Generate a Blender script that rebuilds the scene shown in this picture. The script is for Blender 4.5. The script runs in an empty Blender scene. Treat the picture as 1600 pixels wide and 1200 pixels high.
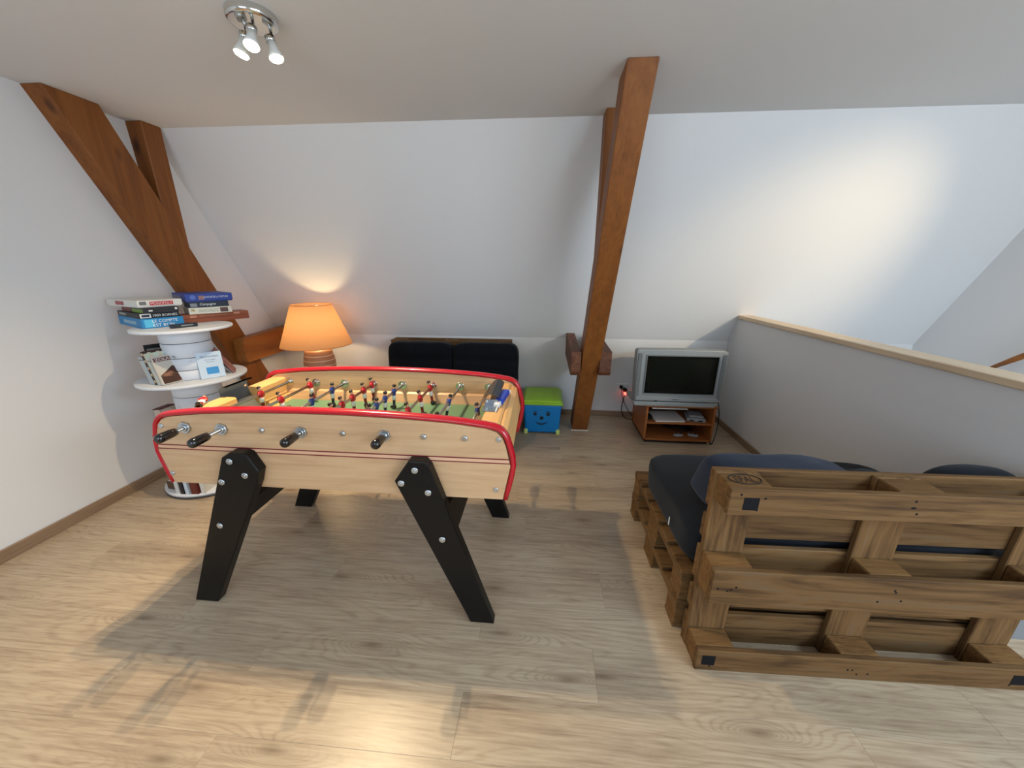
import bpy, bmesh, math, random
from mathutils import Vector, Matrix, noise
PI = math.pi
random.seed(7)
C = bpy.context.scene.collection
S = bpy.context.scene

# ------------------------------------------------------------------ camera
F_PX, PITCH, YAW, ROLL, CAM_H = 573.6, 0.3018, 0.0826, 0.0039, 1.467
cam_d = bpy.data.cameras.new('camera'); cam = bpy.data.objects.new('camera', cam_d); C.objects.link(cam)
cam_d.sensor_fit = 'HORIZONTAL'; cam_d.sensor_width = 36.0; cam_d.lens = F_PX / 1600 * 36; cam_d.clip_start = 0.02
fw = Vector((-math.sin(YAW)*math.cos(PITCH), math.cos(YAW)*math.cos(PITCH), -math.sin(PITCH)))
rt = Vector((math.cos(YAW), math.sin(YAW), 0)); up = rt.cross(fw)
rt, up = math.cos(ROLL)*rt + math.sin(ROLL)*up, -math.sin(ROLL)*rt + math.cos(ROLL)*up
m3 = Matrix((rt, up, -fw)).transposed()
cam.matrix_world = Matrix.Translation((0, 0, CAM_H)) @ m3.to_4x4()
S.camera = cam

# ------------------------------------------------------------------ light and exposure
S.view_settings.view_transform = 'Standard'; S.view_settings.look = 'None'
S.view_settings.gamma = 1.0; S.view_settings.use_curve_mapping = False
S.view_settings.exposure = 0.0
w = bpy.data.worlds.new('sky'); S.world = w; w.use_nodes = True
w.node_tree.nodes['Background'].inputs[0].default_value = (0.62, 0.78, 1.0, 1); w.node_tree.nodes['Background'].inputs[1].default_value = 1.0

def lamp(name, kind, loc, target, energy, color, **kw):
    d = bpy.data.lights.new(name, kind); d.energy = energy; d.color = color
    for k, v in kw.items(): setattr(d, k, v)
    o = bpy.data.objects.new(name, d); C.objects.link(o); o.location = loc
    if target is not None: o.rotation_euler = (Vector(target)-Vector(loc)).to_track_quat('-Z', 'Y').to_euler()
    return o
WARM = (1.0, 0.78, 0.48)
# daylight through the window behind the viewer, plus two added daylight fills
lamp('daylight_window', 'AREA', (2.3, -1.72, 1.45), (0.6, 2.0, 1.2), 54, (0.86, 0.93, 1.0), shape='RECTANGLE', size=1.8, size_y=1.3)
lamp('daylight_window_left', 'AREA', (-1.1, -1.72, 1.45), (-1.0, 2.4, 1.35), 29, (0.66, 0.83, 1.0), shape='RECTANGLE', size=1.7, size_y=1.3)  # unseen second window, added to raise the light on the left
lamp('daylight_roof_window', 'AREA', (2.75, -0.3, 2.38), (1.6, 0.9, 0.0), 84, (0.62, 0.82, 1.0), shape='RECTANGLE', size=1.1, size_y=1.1)  # added bluish fill for the right floor; no roof window is built
# three spots of the ceiling lamp over the table
BULBS = [(-1.239, 1.707, 2.29), (-1.154, 1.655, 2.29), (-1.12, 1.749, 2.29)]
for b, tg in zip(BULBS, [(-1.75, 1.35, 0), (-1.0, 0.85, 0), (-0.55, 1.3, 0)]):
    lamp('spot_bulb_light', 'SPOT', (b[0], b[1], b[2]-0.03), tg, 68, WARM, spot_size=math.radians(105), spot_blend=0.9, shadow_soft_size=0.013)
# spot of the stair lamp, beyond the right edge of the view
lamp('stair_bulb_light', 'SPOT', (3.05, 1.25, 2.27), (1.80, 3.38, 1.28), 140, (1.0, 0.76, 0.42), spot_size=math.radians(54), spot_blend=1.0, shadow_soft_size=0.03)
lamp('table_lamp_light', 'POINT', (-2.08, 3.2, 0.93), None, 12.5, (1.0, 0.74, 0.38), shadow_soft_size=0.04)

# ------------------------------------------------------------------ materials
def lin(c): return c/12.92 if c <= 0.04045 else ((c+0.055)/1.055)**2.4
def rgb(r, g, b): return (lin(r/255), lin(g/255), lin(b/255), 1)
def newmat(name):
    m = bpy.data.materials.new(name); m.use_nodes = True
    nt = m.node_tree; return m, nt, nt.nodes['Principled BSDF']
def N(nt, t, **kw):
    n = nt.nodes.new(t)
    for k, v in kw.items():
        if hasattr(n, k): setattr(n, k, v)
        else: n.inputs[k.replace('_', ' ')].default_value = v
    return n
def coords(nt, scale, rand=True):
    tc = N(nt, 'ShaderNodeTexCoord'); mp = N(nt, 'ShaderNodeMapping'); mp.inputs['Scale'].default_value = scale
    if rand:
        oi = N(nt, 'ShaderNodeObjectInfo'); mu = N(nt, 'ShaderNodeVectorMath', operation='SCALE'); mu.inputs[0].default_value = (13.7, 31.1, 23.9)
        nt.links.new(oi.outputs['Random'], mu.inputs['Scale'])
        ad = N(nt, 'ShaderNodeVectorMath', operation='ADD'); nt.links.new(tc.outputs['Object'], ad.inputs[0]); nt.links.new(mu.outputs[0], ad.inputs[1])
        nt.links.new(ad.outputs[0], mp.inputs[0])
    else: nt.links.new(tc.outputs['Object'], mp.inputs[0])
    return mp.outputs[0]
def ramp(nt, fac, stops):
    r = N(nt, 'ShaderNodeValToRGB'); e = r.color_ramp.elements
    while len(e) < len(stops): e.new(0.5)
    for i, (p, c) in enumerate(stops): e[i].position = p; e[i].color = c
    nt.links.new(fac, r.inputs[0]); return r.outputs[0]
def bump(nt, b, h, strength, dist=0.01):
    n = N(nt, 'ShaderNodeBump'); n.inputs['Strength'].default_value = strength; n.inputs['Distance'].default_value = dist
    nt.links.new(h, n.inputs['Height']); nt.links.new(n.outputs[0], b.inputs['Normal'])
def plain(name, col, rough=0.5, metal=0.0, emit=None, es=0, spec=None, coat=0, nb=0, ns=60):
    m, nt, b = newmat(name); b.inputs['Base Color'].default_value = col; b.inputs['Roughness'].default_value = rough; b.inputs['Metallic'].default_value = metal
    if spec is not None: b.inputs['Specular IOR Level'].default_value = spec
    if coat: b.inputs['Coat Weight'].default_value = coat; b.inputs['Coat Roughness'].default_value = 0.08
    if emit: b.inputs['Emission Color'].default_value = emit; b.inputs['Emission Strength'].default_value = es
    tx = N(nt, 'ShaderNodeTexNoise'); tx.inputs['Scale'].default_value = ns; tx.inputs['Detail'].default_value = 3
    nt.links.new(coords(nt, (1, 1, 1)), tx.inputs['Vector'])
    if nb: bump(nt, b, tx.outputs['Fac'], nb, 0.002)
    if not metal and not emit:
        mx = N(nt, 'ShaderNodeMix', data_type='RGBA', blend_type='MULTIPLY'); mx.inputs[0].default_value = 0.10
        mx.inputs[6].default_value = col; nt.links.new(tx.outputs['Fac'], mx.inputs[7]); nt.links.new(mx.outputs[2], b.inputs['Base Color'])
    return m
def wood(name, stops, axis='x', along=1.2, across=14, rough=0.5, bmp=0.15, knots=None, vary=0.25, spec=0.35, coat=0, fine=0.35):
    m, nt, b = newmat(name)
    sc = {'x': (along, across, across), 'y': (across, along, across), 'z': (across, across, along)}[axis]
    v = coords(nt, sc)
    n1 = N(nt, 'ShaderNodeTexNoise'); n1.inputs['Scale'].default_value = 1; n1.inputs['Detail'].default_value = 5; n1.inputs['Roughness'].default_value = 0.6; n1.inputs['Distortion'].default_value = 1.4
    nt.links.new(v, n1.inputs['Vector'])
    s2 = {'x': (along*2, across*7, across*7), 'y': (across*7, along*2, across*7), 'z': (across*7, across*7, along*2)}[axis]
    n2 = N(nt, 'ShaderNodeTexNoise'); n2.inputs['Scale'].default_value = 1; n2.inputs['Detail'].default_value = 4
    nt.links.new(coords(nt, s2), n2.inputs['Vector'])
    mx = N(nt, 'ShaderNodeMix', data_type='FLOAT'); mx.inputs[0].default_value = fine
    nt.links.new(n1.outputs['Fac'], mx.inputs[2]); nt.links.new(n2.outputs['Fac'], mx.inputs[3])
    fac = mx.outputs[0]
    col = ramp(nt, fac, stops)
    if knots:
        ks = {'x': (knots[0]*0.45, knots[0], knots[0]), 'y': (knots[0], knots[0]*0.45, knots[0]), 'z': (knots[0], knots[0], knots[0]*0.45)}[axis]
        vo = N(nt, 'ShaderNodeTexVoronoi'); vo.inputs['Scale'].default_value = 1; nt.links.new(coords(nt, ks), vo.inputs['Vector'])
        kr = ramp(nt, vo.outputs['Distance'], [(0.0, (1, 1, 1, 1)), (knots[1]*0.75, (0.7, 0.7, 0.7, 1)), (knots[1]*1.5, (0, 0, 0, 1))])
        mk = N(nt, 'ShaderNodeMix', data_type='RGBA'); mk.inputs[7].default_value = knots[2]; nt.links.new(kr, mk.inputs[0]); nt.links.new(col, mk.inputs[6]); col = mk.outputs[2]
    if vary:
        oi = N(nt, 'ShaderNodeObjectInfo'); hs = N(nt, 'ShaderNodeHueSaturation')
        mr = N(nt, 'ShaderNodeMapRange'); mr.inputs['To Min'].default_value = 1-vary; mr.inputs['To Max'].default_value = 1+vary*0.5
        nt.links.new(oi.outputs['Random'], mr.inputs[0]); nt.links.new(mr.outputs[0], hs.inputs['Value']); nt.links.new(col, hs.inputs['Color']); col = hs.outputs[0]
    nt.links.new(col, b.inputs['Base Color']); b.inputs['Roughness'].default_value = rough; b.inputs['Specular IOR Level'].default_value = spec
    if coat: b.inputs['Coat Weight'].default_value = coat; b.inputs['Coat Roughness'].default_value = 0.12
    if bmp: bump(nt, b, fac, bmp, 0.004)
    return m

def floor_wood():
    # oak laminate: fine pores, cathedral growth lines that bend round soft dark knots
    m, nt, b = newmat('oak_laminate')
    L = nt.links.new
    def math_(op, a, c=None, d=None):
        n = N(nt, 'ShaderNodeMath', operation=op)
        for i, v in enumerate((a, c, d)):
            if v is None: continue
            if isinstance(v, (int, float)): n.inputs[i].default_value = v
            else: L(v, n.inputs[i])
        return n.outputs[0]
    n1 = N(nt, 'ShaderNodeTexNoise'); n1.inputs['Scale'].default_value = 1; n1.inputs['Detail'].default_value = 2.5; n1.inputs['Distortion'].default_value = 0.5
    L(coords(nt, (0.62, 5.2, 5.2)), n1.inputs['Vector'])
    vo = N(nt, 'ShaderNodeTexVoronoi', voronoi_dimensions='2D'); vo.inputs['Scale'].default_value = 1; L(coords(nt, (0.95, 3.6, 3.6)), vo.inputs['Vector'])
    d = vo.outputs['Distance']
    bend = math_('MULTIPLY', math_('EXPONENT', math_('MULTIPLY', d, -7.0)), 0.55)
    fld = math_('ADD', math_('MULTIPLY', n1.outputs['Fac'], 1.0), bend)
    line = math_('POWER', math_('MULTIPLY_ADD', math_('SINE', math_('MULTIPLY', fld, 150.0)), 0.5, 0.5), 3.0)
    n2 = N(nt, 'ShaderNodeTexNoise'); n2.inputs['Scale'].default_value = 1; n2.inputs['Detail'].default_value = 5; n2.inputs['Roughness'].default_value = 0.7
    L(coords(nt, (4.5, 95, 95)), n2.inputs['Vector'])
    n3 = N(nt, 'ShaderNodeTexNoise'); n3.inputs['Scale'].default_value = 1; n3.inputs['Detail'].default_value = 3
    L(coords(nt, (1.1, 5.0, 5.0)), n3.inputs['Vector'])
    mask = N(nt, 'ShaderNodeMapRange'); mask.inputs['From Min'].default_value = 0.45; mask.inputs['From Max'].default_value = 0.62; L(n3.outputs['Fac'], mask.inputs[0])
    q = math_('ADD', math_('MULTIPLY', n2.outputs['Fac'], 0.55), math_('MULTIPLY_ADD', n3.outputs['Fac'], 0.34, 0.09))
    q = math_('ADD', q, math_('MULTIPLY', math_('MULTIPLY', line, -0.085), math_('MULTIPLY_ADD', mask.outputs[0], 0.8, 0.2)))
    col = ramp(nt, q, [(0.34, rgb(126, 106, 86)), (0.46, rgb(164, 143, 119)), (0.57, rgb(184, 164, 138)), (0.72, rgb(200, 183, 158))])
    kr = ramp(nt, d, [(0.0, (0.7, 0.7, 0.7, 1)), (0.028, (0.45, 0.45, 0.45, 1)), (0.06, (0.14, 0.14, 0.14, 1)), (0.2, (0, 0, 0, 1))])
    kc = N(nt, 'ShaderNodeMix', data_type='RGBA'); kc.inputs[7].default_value = rgb(98, 76, 56); L(kr, kc.inputs[0]); L(col, kc.inputs[6])
    oi = N(nt, 'ShaderNodeObjectInfo'); hs = N(nt, 'ShaderNodeHueSaturation'); mr = N(nt, 'ShaderNodeMapRange'); mr.inputs['To Min'].default_value = 0.9; mr.inputs['To Max'].default_value = 1.04
    L(oi.outputs['Random'], mr.inputs[0]); L(mr.outputs[0], hs.inputs['Value']); L(kc.outputs[2], hs.inputs['Color'])
    L(hs.outputs[0], b.inputs['Base Color']); b.inputs['Roughness'].default_value = 0.34; b.inputs['Specular IOR Level'].default_value = 0.5
    bump(nt, b, n2.outputs['Fac'], 0.06, 0.002)
    return m

def fabric(name, c1, c2, scale=900, rough=0.9, sheen=0.3):
    m, nt, b = newmat(name)
    n = N(nt, 'ShaderNodeTexNoise'); n.inputs['Scale'].default_value = scale; n.inputs['Detail'].default_value = 2
    n2 = N(nt, 'ShaderNodeTexNoise'); n2.inputs['Scale'].default_value = 7; n2.inputs['Detail'].default_value = 4
    v = coords(nt, (1, 1, 1)); nt.links.new(v, n.inputs['Vector']); nt.links.new(v, n2.inputs['Vector'])
    mx = N(nt, 'ShaderNodeMix', data_type='FLOAT'); mx.inputs[0].default_value = 0.5; nt.links.new(n.outputs['Fac'], mx.inputs[2]); nt.links.new(n2.outputs['Fac'], mx.inputs[3])
    nt.links.new(ramp(nt, mx.outputs[0], [(0.35, c1), (0.65, c2)]), b.inputs['Base Color'])
    b.inputs['Roughness'].default_value = rough; b.inputs['Sheen Weight'].default_value = sheen; b.inputs['Specular IOR Level'].default_value = 0.2
    bump(nt, b, n.outputs['Fac'], 0.3, 0.001); return m
def paint(name, col, rough=0.85, bs=0.12, scale=120):
    m, nt, b = newmat(name); b.inputs['Base Color'].default_value = col; b.inputs['Roughness'].default_value = rough; b.inputs['Specular IOR Level'].default_value = 0.25
    n = N(nt, 'ShaderNodeTexNoise'); n.inputs['Scale'].default_value = scale; n.inputs['Detail'].default_value = 4; nt.links.new(coords(nt, (1, 1, 1), False), n.inputs['Vector'])
    bump(nt, b, n.outputs['Fac'], bs, 0.002); return m
def scuffed(name, base, dark, amt, rough=0.6):
    m, nt, b = newmat(name); v = coords(nt, (7, 7, 16))
    n = N(nt, 'ShaderNodeTexNoise'); n.inputs['Scale'].default_value = 1.0; n.inputs['Detail'].default_value = 6; n.inputs['Roughness'].default_value = 0.65; nt.links.new(v, n.inputs['Vector'])
    nt.links.new(ramp(nt, n.outputs['Fac'], [(amt-0.09, dark), (amt, base), (1, base)]), b.inputs['Base Color']); b.inputs['Roughness'].default_value = rough; return m

M = {}
M['wall'] = paint('white_wall_paint', rgb(226, 225, 224)); M['ceiling'] = paint('white_ceiling_paint', rgb(228, 228, 228))
M['floor'] = floor_wood()
M['skirting'] = wood('oak_skirting', [(0.3, rgb(126, 100, 78)), (0.7, rgb(160, 134, 108))], 'y', 1.5, 20, 0.5, 0.05, None, 0)
M['skirting_x'] = wood('oak_skirting_back', [(0.3, rgb(126, 100, 78)), (0.7, rgb(160, 134, 108))], 'x', 1.5, 20, 0.5, 0.05, None, 0)
M['cap'] = wood('pine_cap', [(0.3, rgb(205, 178, 145)), (0.7, rgb(232, 210, 180))], 'y', 1.2, 18, 0.45, 0.05, None, 0)
M['beam'] = wood('stained_spruce', [(0.3, rgb(108, 60, 22)), (0.5, rgb(130, 76, 30)), (0.72, rgb(146, 90, 38))], 'z', 0.9, 9, 0.5, 0.25, (4.6, 0.095, rgb(58, 26, 10)), 0.12)
M['beam_y'] = wood('stained_spruce_lamplit', [(0.3, rgb(136, 80, 32)), (0.5, rgb(164, 100, 42)), (0.7, rgb(180, 114, 52))], 'y', 0.9, 9, 0.5, 0.25, (3.4, 0.06, rgb(56, 24, 10)), 0.1)  # orange lamp light on the left tie plank lightened into its colour
M['tie'] = wood('dark_stained_tie', [(0.3, rgb(72, 38, 24)), (0.5, rgb(104, 62, 40)), (0.7, rgb(130, 84, 56))], 'y', 1.2, 12, 0.6, 0.4, (3.4, 0.06, rgb(40, 20, 10)), 0.1)
PAL = [(0.26, rgb(48, 34, 22)), (0.40, rgb(84, 60, 36)), (0.54, rgb(116, 86, 52)), (0.66, rgb(112, 90, 66)), (0.80, rgb(98, 88, 76))]
M['pallet'] = wood('weathered_pallet_wood', PAL, 'x', 1.6, 13, 0.75, 0.5, (3.4, 0.08, rgb(52, 38, 30)), 0.22, 0.2)
M['pallet_y'] = wood('weathered_pallet_wood_cross', PAL, 'y', 1.6, 13, 0.75, 0.5, (3.4, 0.08, rgb(52, 38, 30)), 0.22, 0.2)
M['block'] = wood('pallet_block_wood', [(0.3, rgb(84, 58, 32)), (0.5, rgb(118, 86, 50)), (0.7, rgb(138, 104, 64))], 'x', 6, 30, 0.8, 0.4, None, 0.2, 0.2)
M['beech'] = wood('beech_laminate', [(0.3, rgb(184, 146, 108)), (0.5, rgb(202, 164, 124)), (0.7, rgb(212, 178, 138))], 'x', 1.4, 12, 0.32, 0.0, None, 0.0, 0.45)
M['beech_y'] = wood('beech_ledge', [(0.3, rgb(214, 160, 98)), (0.5, rgb(228, 178, 114)), (0.7, rgb(236, 190, 128))], 'y', 1.4, 12, 0.35, 0.0, None, 0.0, 0.45)
M['cherry'] = wood('cherry_board', [(0.3, rgb(132, 74, 34)), (0.7, rgb(170, 104, 54))], 'x', 1.2, 14, 0.4, 0.03, None, 0)
M['case_wood'] = wood('mahogany_case', [(0.3, rgb(128, 66, 42)), (0.7, rgb(164, 92, 62))], 'x', 1.2, 20, 0.4, 0.03, None, 0)
M['red'] = plain('red_plastic_trim', rgb(186, 14, 34), 0.22, coat=0.4)
M['stripe'] = plain('dark_red_stripe', rgb(116, 14, 32), 0.4); M['stripe_mid'] = wood('pinkish_beech', [(0.3, rgb(204, 158, 124)), (0.7, rgb(226, 184, 150))], 'x', 1.4, 12, 0.35, 0, None, 0)
M['green'] = plain('green_pitch', rgb(98, 136, 106), 0.45)
M['black'] = plain('black_lacquer', rgb(5, 5, 6), 0.38, spec=0.3); M['black_gloss'] = plain('black_gloss_plastic', rgb(6, 6, 7), 0.12, coat=0.6)
M['chrome'] = plain('chrome', rgb(215, 215, 212), 0.12, 1.0); M['steel'] = plain('steel_rod', rgb(190, 186, 176), 0.22, 1.0); M['zinc'] = plain('zinc_bolt', rgb(200, 208, 214), 0.3, 1.0)
M['sheet'] = plain('grey_sheet_metal', rgb(150, 152, 152), 0.4, 0.45)
M['tray_metal'] = plain('brushed_tray', rgb(150, 158, 168), 0.3, 0.8); M['dark'] = plain('dark_interior', rgb(24, 20, 16), 0.8)
M['white'] = plain('white_plastic', rgb(232, 232, 230), 0.4); M['jersey_red'] = plain('red_jersey', rgb(176, 12, 30), 0.35); M['jersey_blue'] = plain('blue_jersey', rgb(34, 58, 130), 0.35)
M['skin'] = plain('painted_skin', rgb(214, 160, 130), 0.4); M['hair'] = plain('painted_hair', rgb(28, 18, 12), 0.4); M['sock_red'] = plain('red_socks', rgb(128, 14, 24), 0.4); M['sock_blue'] = plain('navy_socks', rgb(22, 36, 56), 0.4)
M['spool'] = scuffed('white_washed_drum', rgb(218, 222, 228), rgb(110, 116, 130), 0.36); M['disc'] = plain('white_painted_disc', rgb(232, 235, 240), 0.5); M['rubber'] = plain('dark_grey_edge', rgb(70, 72, 74), 0.7)
M['navy_cloth'] = fabric('navy_blue_cloth', rgb(24, 33, 50), rgb(37, 49, 72), sheen=0.1); M['black_cloth'] = fabric('black_cushion_cloth', rgb(8, 9, 13), rgb(16, 18, 25), sheen=0.05); M['char_cloth'] = fabric('charcoal_cloth', rgb(15, 18, 24), rgb(24, 29, 37), sheen=0.08)
M['tv'] = plain('silver_tv_plastic', rgb(146, 148, 146), 0.4); M['tv_dark'] = plain('grey_speaker_cloth', rgb(112, 114, 112), 0.7, nb=0.5, ns=800); M['tv_back'] = plain('grey_tv_back', rgb(112, 114, 112), 0.5)
M['screen'] = plain('crt_glass', rgb(36, 38, 32), 0.14, spec=0.5); M['blue_box'] = plain('blue_plastic', rgb(0, 126, 198), 0.35); M['lime'] = plain('lime_plastic', rgb(150, 196, 40), 0.35); M['pale_lime'] = plain('pale_lime_plastic', rgb(206, 222, 130), 0.4)
M['ink'] = plain('black_print', rgb(18, 22, 32), 0.5); M['paper'] = plain('paper', rgb(228, 226, 216), 0.7); M['brand_burn'] = plain('branded_mark', rgb(26, 14, 8), 0.8); M['patch'] = plain('black_patch', rgb(9, 11, 17), 0.7, spec=0.2)
M['bulb_body'] = plain('white_bulb_body', rgb(225, 225, 220), 0.4); M['bulb_face'] = plain('lit_bulb_face', (1, 0.9, 0.7, 1), 0.3, emit=(1, 0.86, 0.6, 1), es=30)
M['lamp_bulb'] = plain('lit_lamp_bulb', (1, 0.8, 0.5, 1), 0.3, emit=(1, 0.7, 0.3, 1), es=12); M['red_led'] = plain('red_glow_switch', rgb(255, 60, 50), 0.4, emit=(1, 0.08, 0.05, 1), es=6)
M['ceramic'] = plain('tan_ceramic', rgb(176, 128, 92), 0.5); M['ceramic_line'] = plain('cream_ceramic_line', rgb(226, 200, 170), 0.5); M['clear'] = None
def shade_mat():
    m, nt, b = newmat('orange_lampshade'); nt.nodes.remove(b); out = nt.nodes['Material Output']
    d = N(nt, 'ShaderNodeBsdfDiffuse'); t = N(nt, 'ShaderNodeBsdfTranslucent'); mx = N(nt, 'ShaderNodeMixShader'); mx.inputs[0].default_value = 0.5
    n = N(nt, 'ShaderNodeTexNoise'); n.inputs['Scale'].default_value = 400; nt.links.new(coords(nt, (1, 1, 1)), n.inputs['Vector'])
    c = ramp(nt, n.outputs['Fac'], [(0.3, rgb(198, 150, 108)), (0.7, rgb(208, 160, 118))]); nt.links.new(c, d.inputs[0]); nt.links.new(c, t.inputs[0])
    nt.links.new(d.outputs[0], mx.inputs[1]); nt.links.new(t.outputs[0], mx.inputs[2]); nt.links.new(mx.outputs[0], out.inputs[0]); return m
M['shade'] = shade_mat()
def colmat(key, r, g, b, rough=0.5):
    if key not in M: M[key] = plain(key, rgb(r, g, b), rough)
    return M[key]

# ------------------------------------------------------------------ mesh helpers
class MB:
    def __init__(s): s.bm = bmesh.new()
    def box(s, a, b, mi=0, bev=0.0):
        r = bmesh.ops.create_cube(s.bm, size=1); vs = r['verts']
        for v in vs: v.co = Vector([a[i] + (v.co[i]+0.5)*(b[i]-a[i]) for i in range(3)])
        fs = set(f for v in vs for f in v.link_faces)
        for f in fs: f.material_index = mi
        if bev: bmesh.ops.bevel(s.bm, geom=list(set(e for v in vs for e in v.link_edges)), offset=bev, segments=1, profile=0.5, affect='EDGES', clamp_overlap=True)
        return s
    def prism(s, pts, axis, a, b, mi=0, bev=0.0):
        # pts: 2-D outline; axis is the extrusion axis
        def P(u, v, t): return {'x': (t, u, v), 'y': (u, t, v), 'z': (u, v, t)}[axis]
        A = [s.bm.verts.new(P(u, v, a)) for u, v in pts]; B = [s.bm.verts.new(P(u, v, b)) for u, v in pts]
        fs = [s.bm.faces.new(A), s.bm.faces.new(B[::-1])]
        n = len(pts)
        for i in range(n): fs.append(s.bm.faces.new((A[(i+1) % n], A[i], B[i], B[(i+1) % n])))
        for f in fs: f.material_index = mi
        bmesh.ops.recalc_face_normals(s.bm, faces=fs)
        if bev: bmesh.ops.bevel(s.bm, geom=list(set(e for f in fs for e in f.edges)), offset=bev, segments=2, profile=0.5, affect='EDGES', clamp_overlap=True)
        return s
    def hexa(s, A, B, mi=0, bev=0.0):
        # two matching quads
        a = [s.bm.verts.new(v) for v in A]; b = [s.bm.verts.new(v) for v in B]
        fs = [s.bm.faces.new(a), s.bm.faces.new(b[::-1])] + [s.bm.faces.new((a[(i+1) % 4], a[i], b[i], b[(i+1) % 4])) for i in range(4)]
        for f in fs: f.material_index = mi
        bmesh.ops.recalc_face_normals(s.bm, faces=fs)
        if bev: bmesh.ops.bevel(s.bm, geom=list(set(e for f in fs for e in f.edges)), offset=bev, segments=2, profile=0.5, affect='EDGES', clamp_overlap=True)
        return s
    def tube(s, pts, r, seg=10, mi=0, ry=None, cap=True, round_end=False):
        pts = [Vector(p) for p in pts]; rs = r if isinstance(r, (list, tuple)) else [r]*len(pts)
        rings = []; prev = None
        for i, p in enumerate(pts):
            d = (pts[min(i+1, len(pts)-1)] - pts[max(i-1, 0)]).normalized()
            if prev is None: u = d.orthogonal().normalized() if abs(d.y) > 0.99 or ry is None else (Vector((0, 1, 0)) - d*d.y).normalized()
            else: u = (prev - d*prev.dot(d)).normalized()
            prev = u; v = d.cross(u)
            k = (ry or rs[i])
            rings.append([s.bm.verts.new(p + u*math.cos(2*PI*j/seg)*k + v*math.sin(2*PI*j/seg)*rs[i]) for j in range(seg)])
        fs = []
        for a, b in zip(rings, rings[1:]):
            for j in range(seg): fs.append(s.bm.faces.new((a[j], a[(j+1) % seg], b[(j+1) % seg], b[j])))
        for f in fs: f.smooth = True
        if cap: fs += [s.bm.faces.new(rings[0][::-1]), s.bm.faces.new(rings[-1])]
        for f in fs: f.material_index = mi
        return s
    def lathe(s, prof, c=(0, 0, 0), seg=32, mi=0, mis=None, sx=1, sy=1, smooth=True, caps=True):
        rings = [[s.bm.verts.new((c[0]+r*math.cos(2*PI*j/seg)*sx, c[1]+r*math.sin(2*PI*j/seg)*sy, c[2]+z)) for j in range(seg)] for r, z in prof]
        for k, (a, b) in enumerate(zip(rings, rings[1:])):
            for j in range(seg):
                f = s.bm.faces.new((a[j], a[(j+1) % seg], b[(j+1) % seg], b[j])); f.smooth = smooth; f.material_index = mis[k] if mis else mi
        if caps:
            f = s.bm.faces.new(rings[0][::-1]); f.material_index = mis[0] if mis else mi
            f = s.bm.faces.new(rings[-1]); f.material_index = mis[-1] if mis else mi
        return s
    def disc(s, p, n, r, h, seg=16, mi=0):
        p = Vector(p); n = Vector(n).normalized(); s.tube([p, p+n*h*0.7, p+n*h], [r, r, r*0.8], seg, mi); 
        return s
    def ball(s, c, r, mi=0, sc=(1, 1, 1), seg=10):
        q = bmesh.ops.create_uvsphere(s.bm, u_segments=seg, v_segments=max(5, seg//2+1), radius=r)
        for v in q['verts']: v.co = Vector(c) + Vector((v.co.x*sc[0], v.co.y*sc[1], v.co.z*sc[2]))
        for f in set(f for v in q['verts'] for f in v.link_faces): f.material_index = mi; f.smooth = True
        return s
    def soft(s, size, k=7, n=14, fn=None, mi=0):
        hx, hy, hz = [q/2 for q in size]; V = {}
        def vert(p):
            key = tuple(round(t, 4) for t in p)
            if key not in V:
                q = Vector(p); l = sum(abs(t)**k for t in q)**(1/k); q = q/l if l else q
                co = Vector((q.x*hx, q.y*hy, q.z*hz))
                if fn: co = fn(co, q)
                V[key] = s.bm.verts.new(co)
            return V[key]
        g = [-1+2*i/n for i in range(n+1)]
        for ax in range(3):
            for sg in (-1, 1):
                for i in range(n):
                    for j in range(n):
                        qs = []
                        for a, b in ((g[i], g[j]), (g[i+1], g[j]), (g[i+1], g[j+1]), (g[i], g[j+1])):
                            p = [0, 0, 0]; p[ax] = sg; p[(ax+1) % 3] = a; p[(ax+2) % 3] = b; qs.append(vert(p))
                        if sg < 0: qs.reverse()
                        f = s.bm.faces.new(qs); f.smooth = True; f.material_index = mi
        return s
    def move(s, m):
        bmesh.ops.transform(s.bm, matrix=m, verts=s.bm.verts[:]); return s
    def build(s, name, mats, parent=None, off=None):
        if off: 
            for v in s.bm.verts: v.co -= Vector(off)
        me = bpy.data.meshes.new(name); s.bm.to_mesh(me); s.bm.free()
        for m in (mats if isinstance(mats, (list, tuple)) else [mats]): me.materials.append(m)
        o = bpy.data.objects.new(name, me); C.objects.link(o)
        if parent: o.parent = parent
        return o
def thing(name, label, cat, loc=(0, 0, 0), rot=(0, 0, 0), group=None):
    o = bpy.data.objects.new(name, None); o.empty_display_size = 0.05; C.objects.link(o); o.location = loc; o.rotation_euler = rot
    o['label'] = label; o['category'] = cat
    if group: o['group'] = group
    return o
def tag(o, label, cat, group=None):
    o['label'] = label; o['category'] = cat
    if group: o['group'] = group
    return o
def struct(o): o['kind'] = 'structure'; return o
def inst(src, name, parent, loc=(0, 0, 0), rot=(0, 0, 0)):
    o = bpy.data.objects.new(name, src); C.objects.link(o); o.parent = parent; o.location = loc; o.rotation_euler = rot; return o
def dup(root, loc, rot, label, group=None):
    r = root.copy(); C.objects.link(r); r.location = loc; r.rotation_euler = rot; r['label'] = label
    if group: r['group'] = group
    for ch in list(root.children):
        c = ch.copy(); C.objects.link(c); c.parent = r
        for g in list(ch.children): d = g.copy(); C.objects.link(d); d.parent = c
    return r
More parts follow.
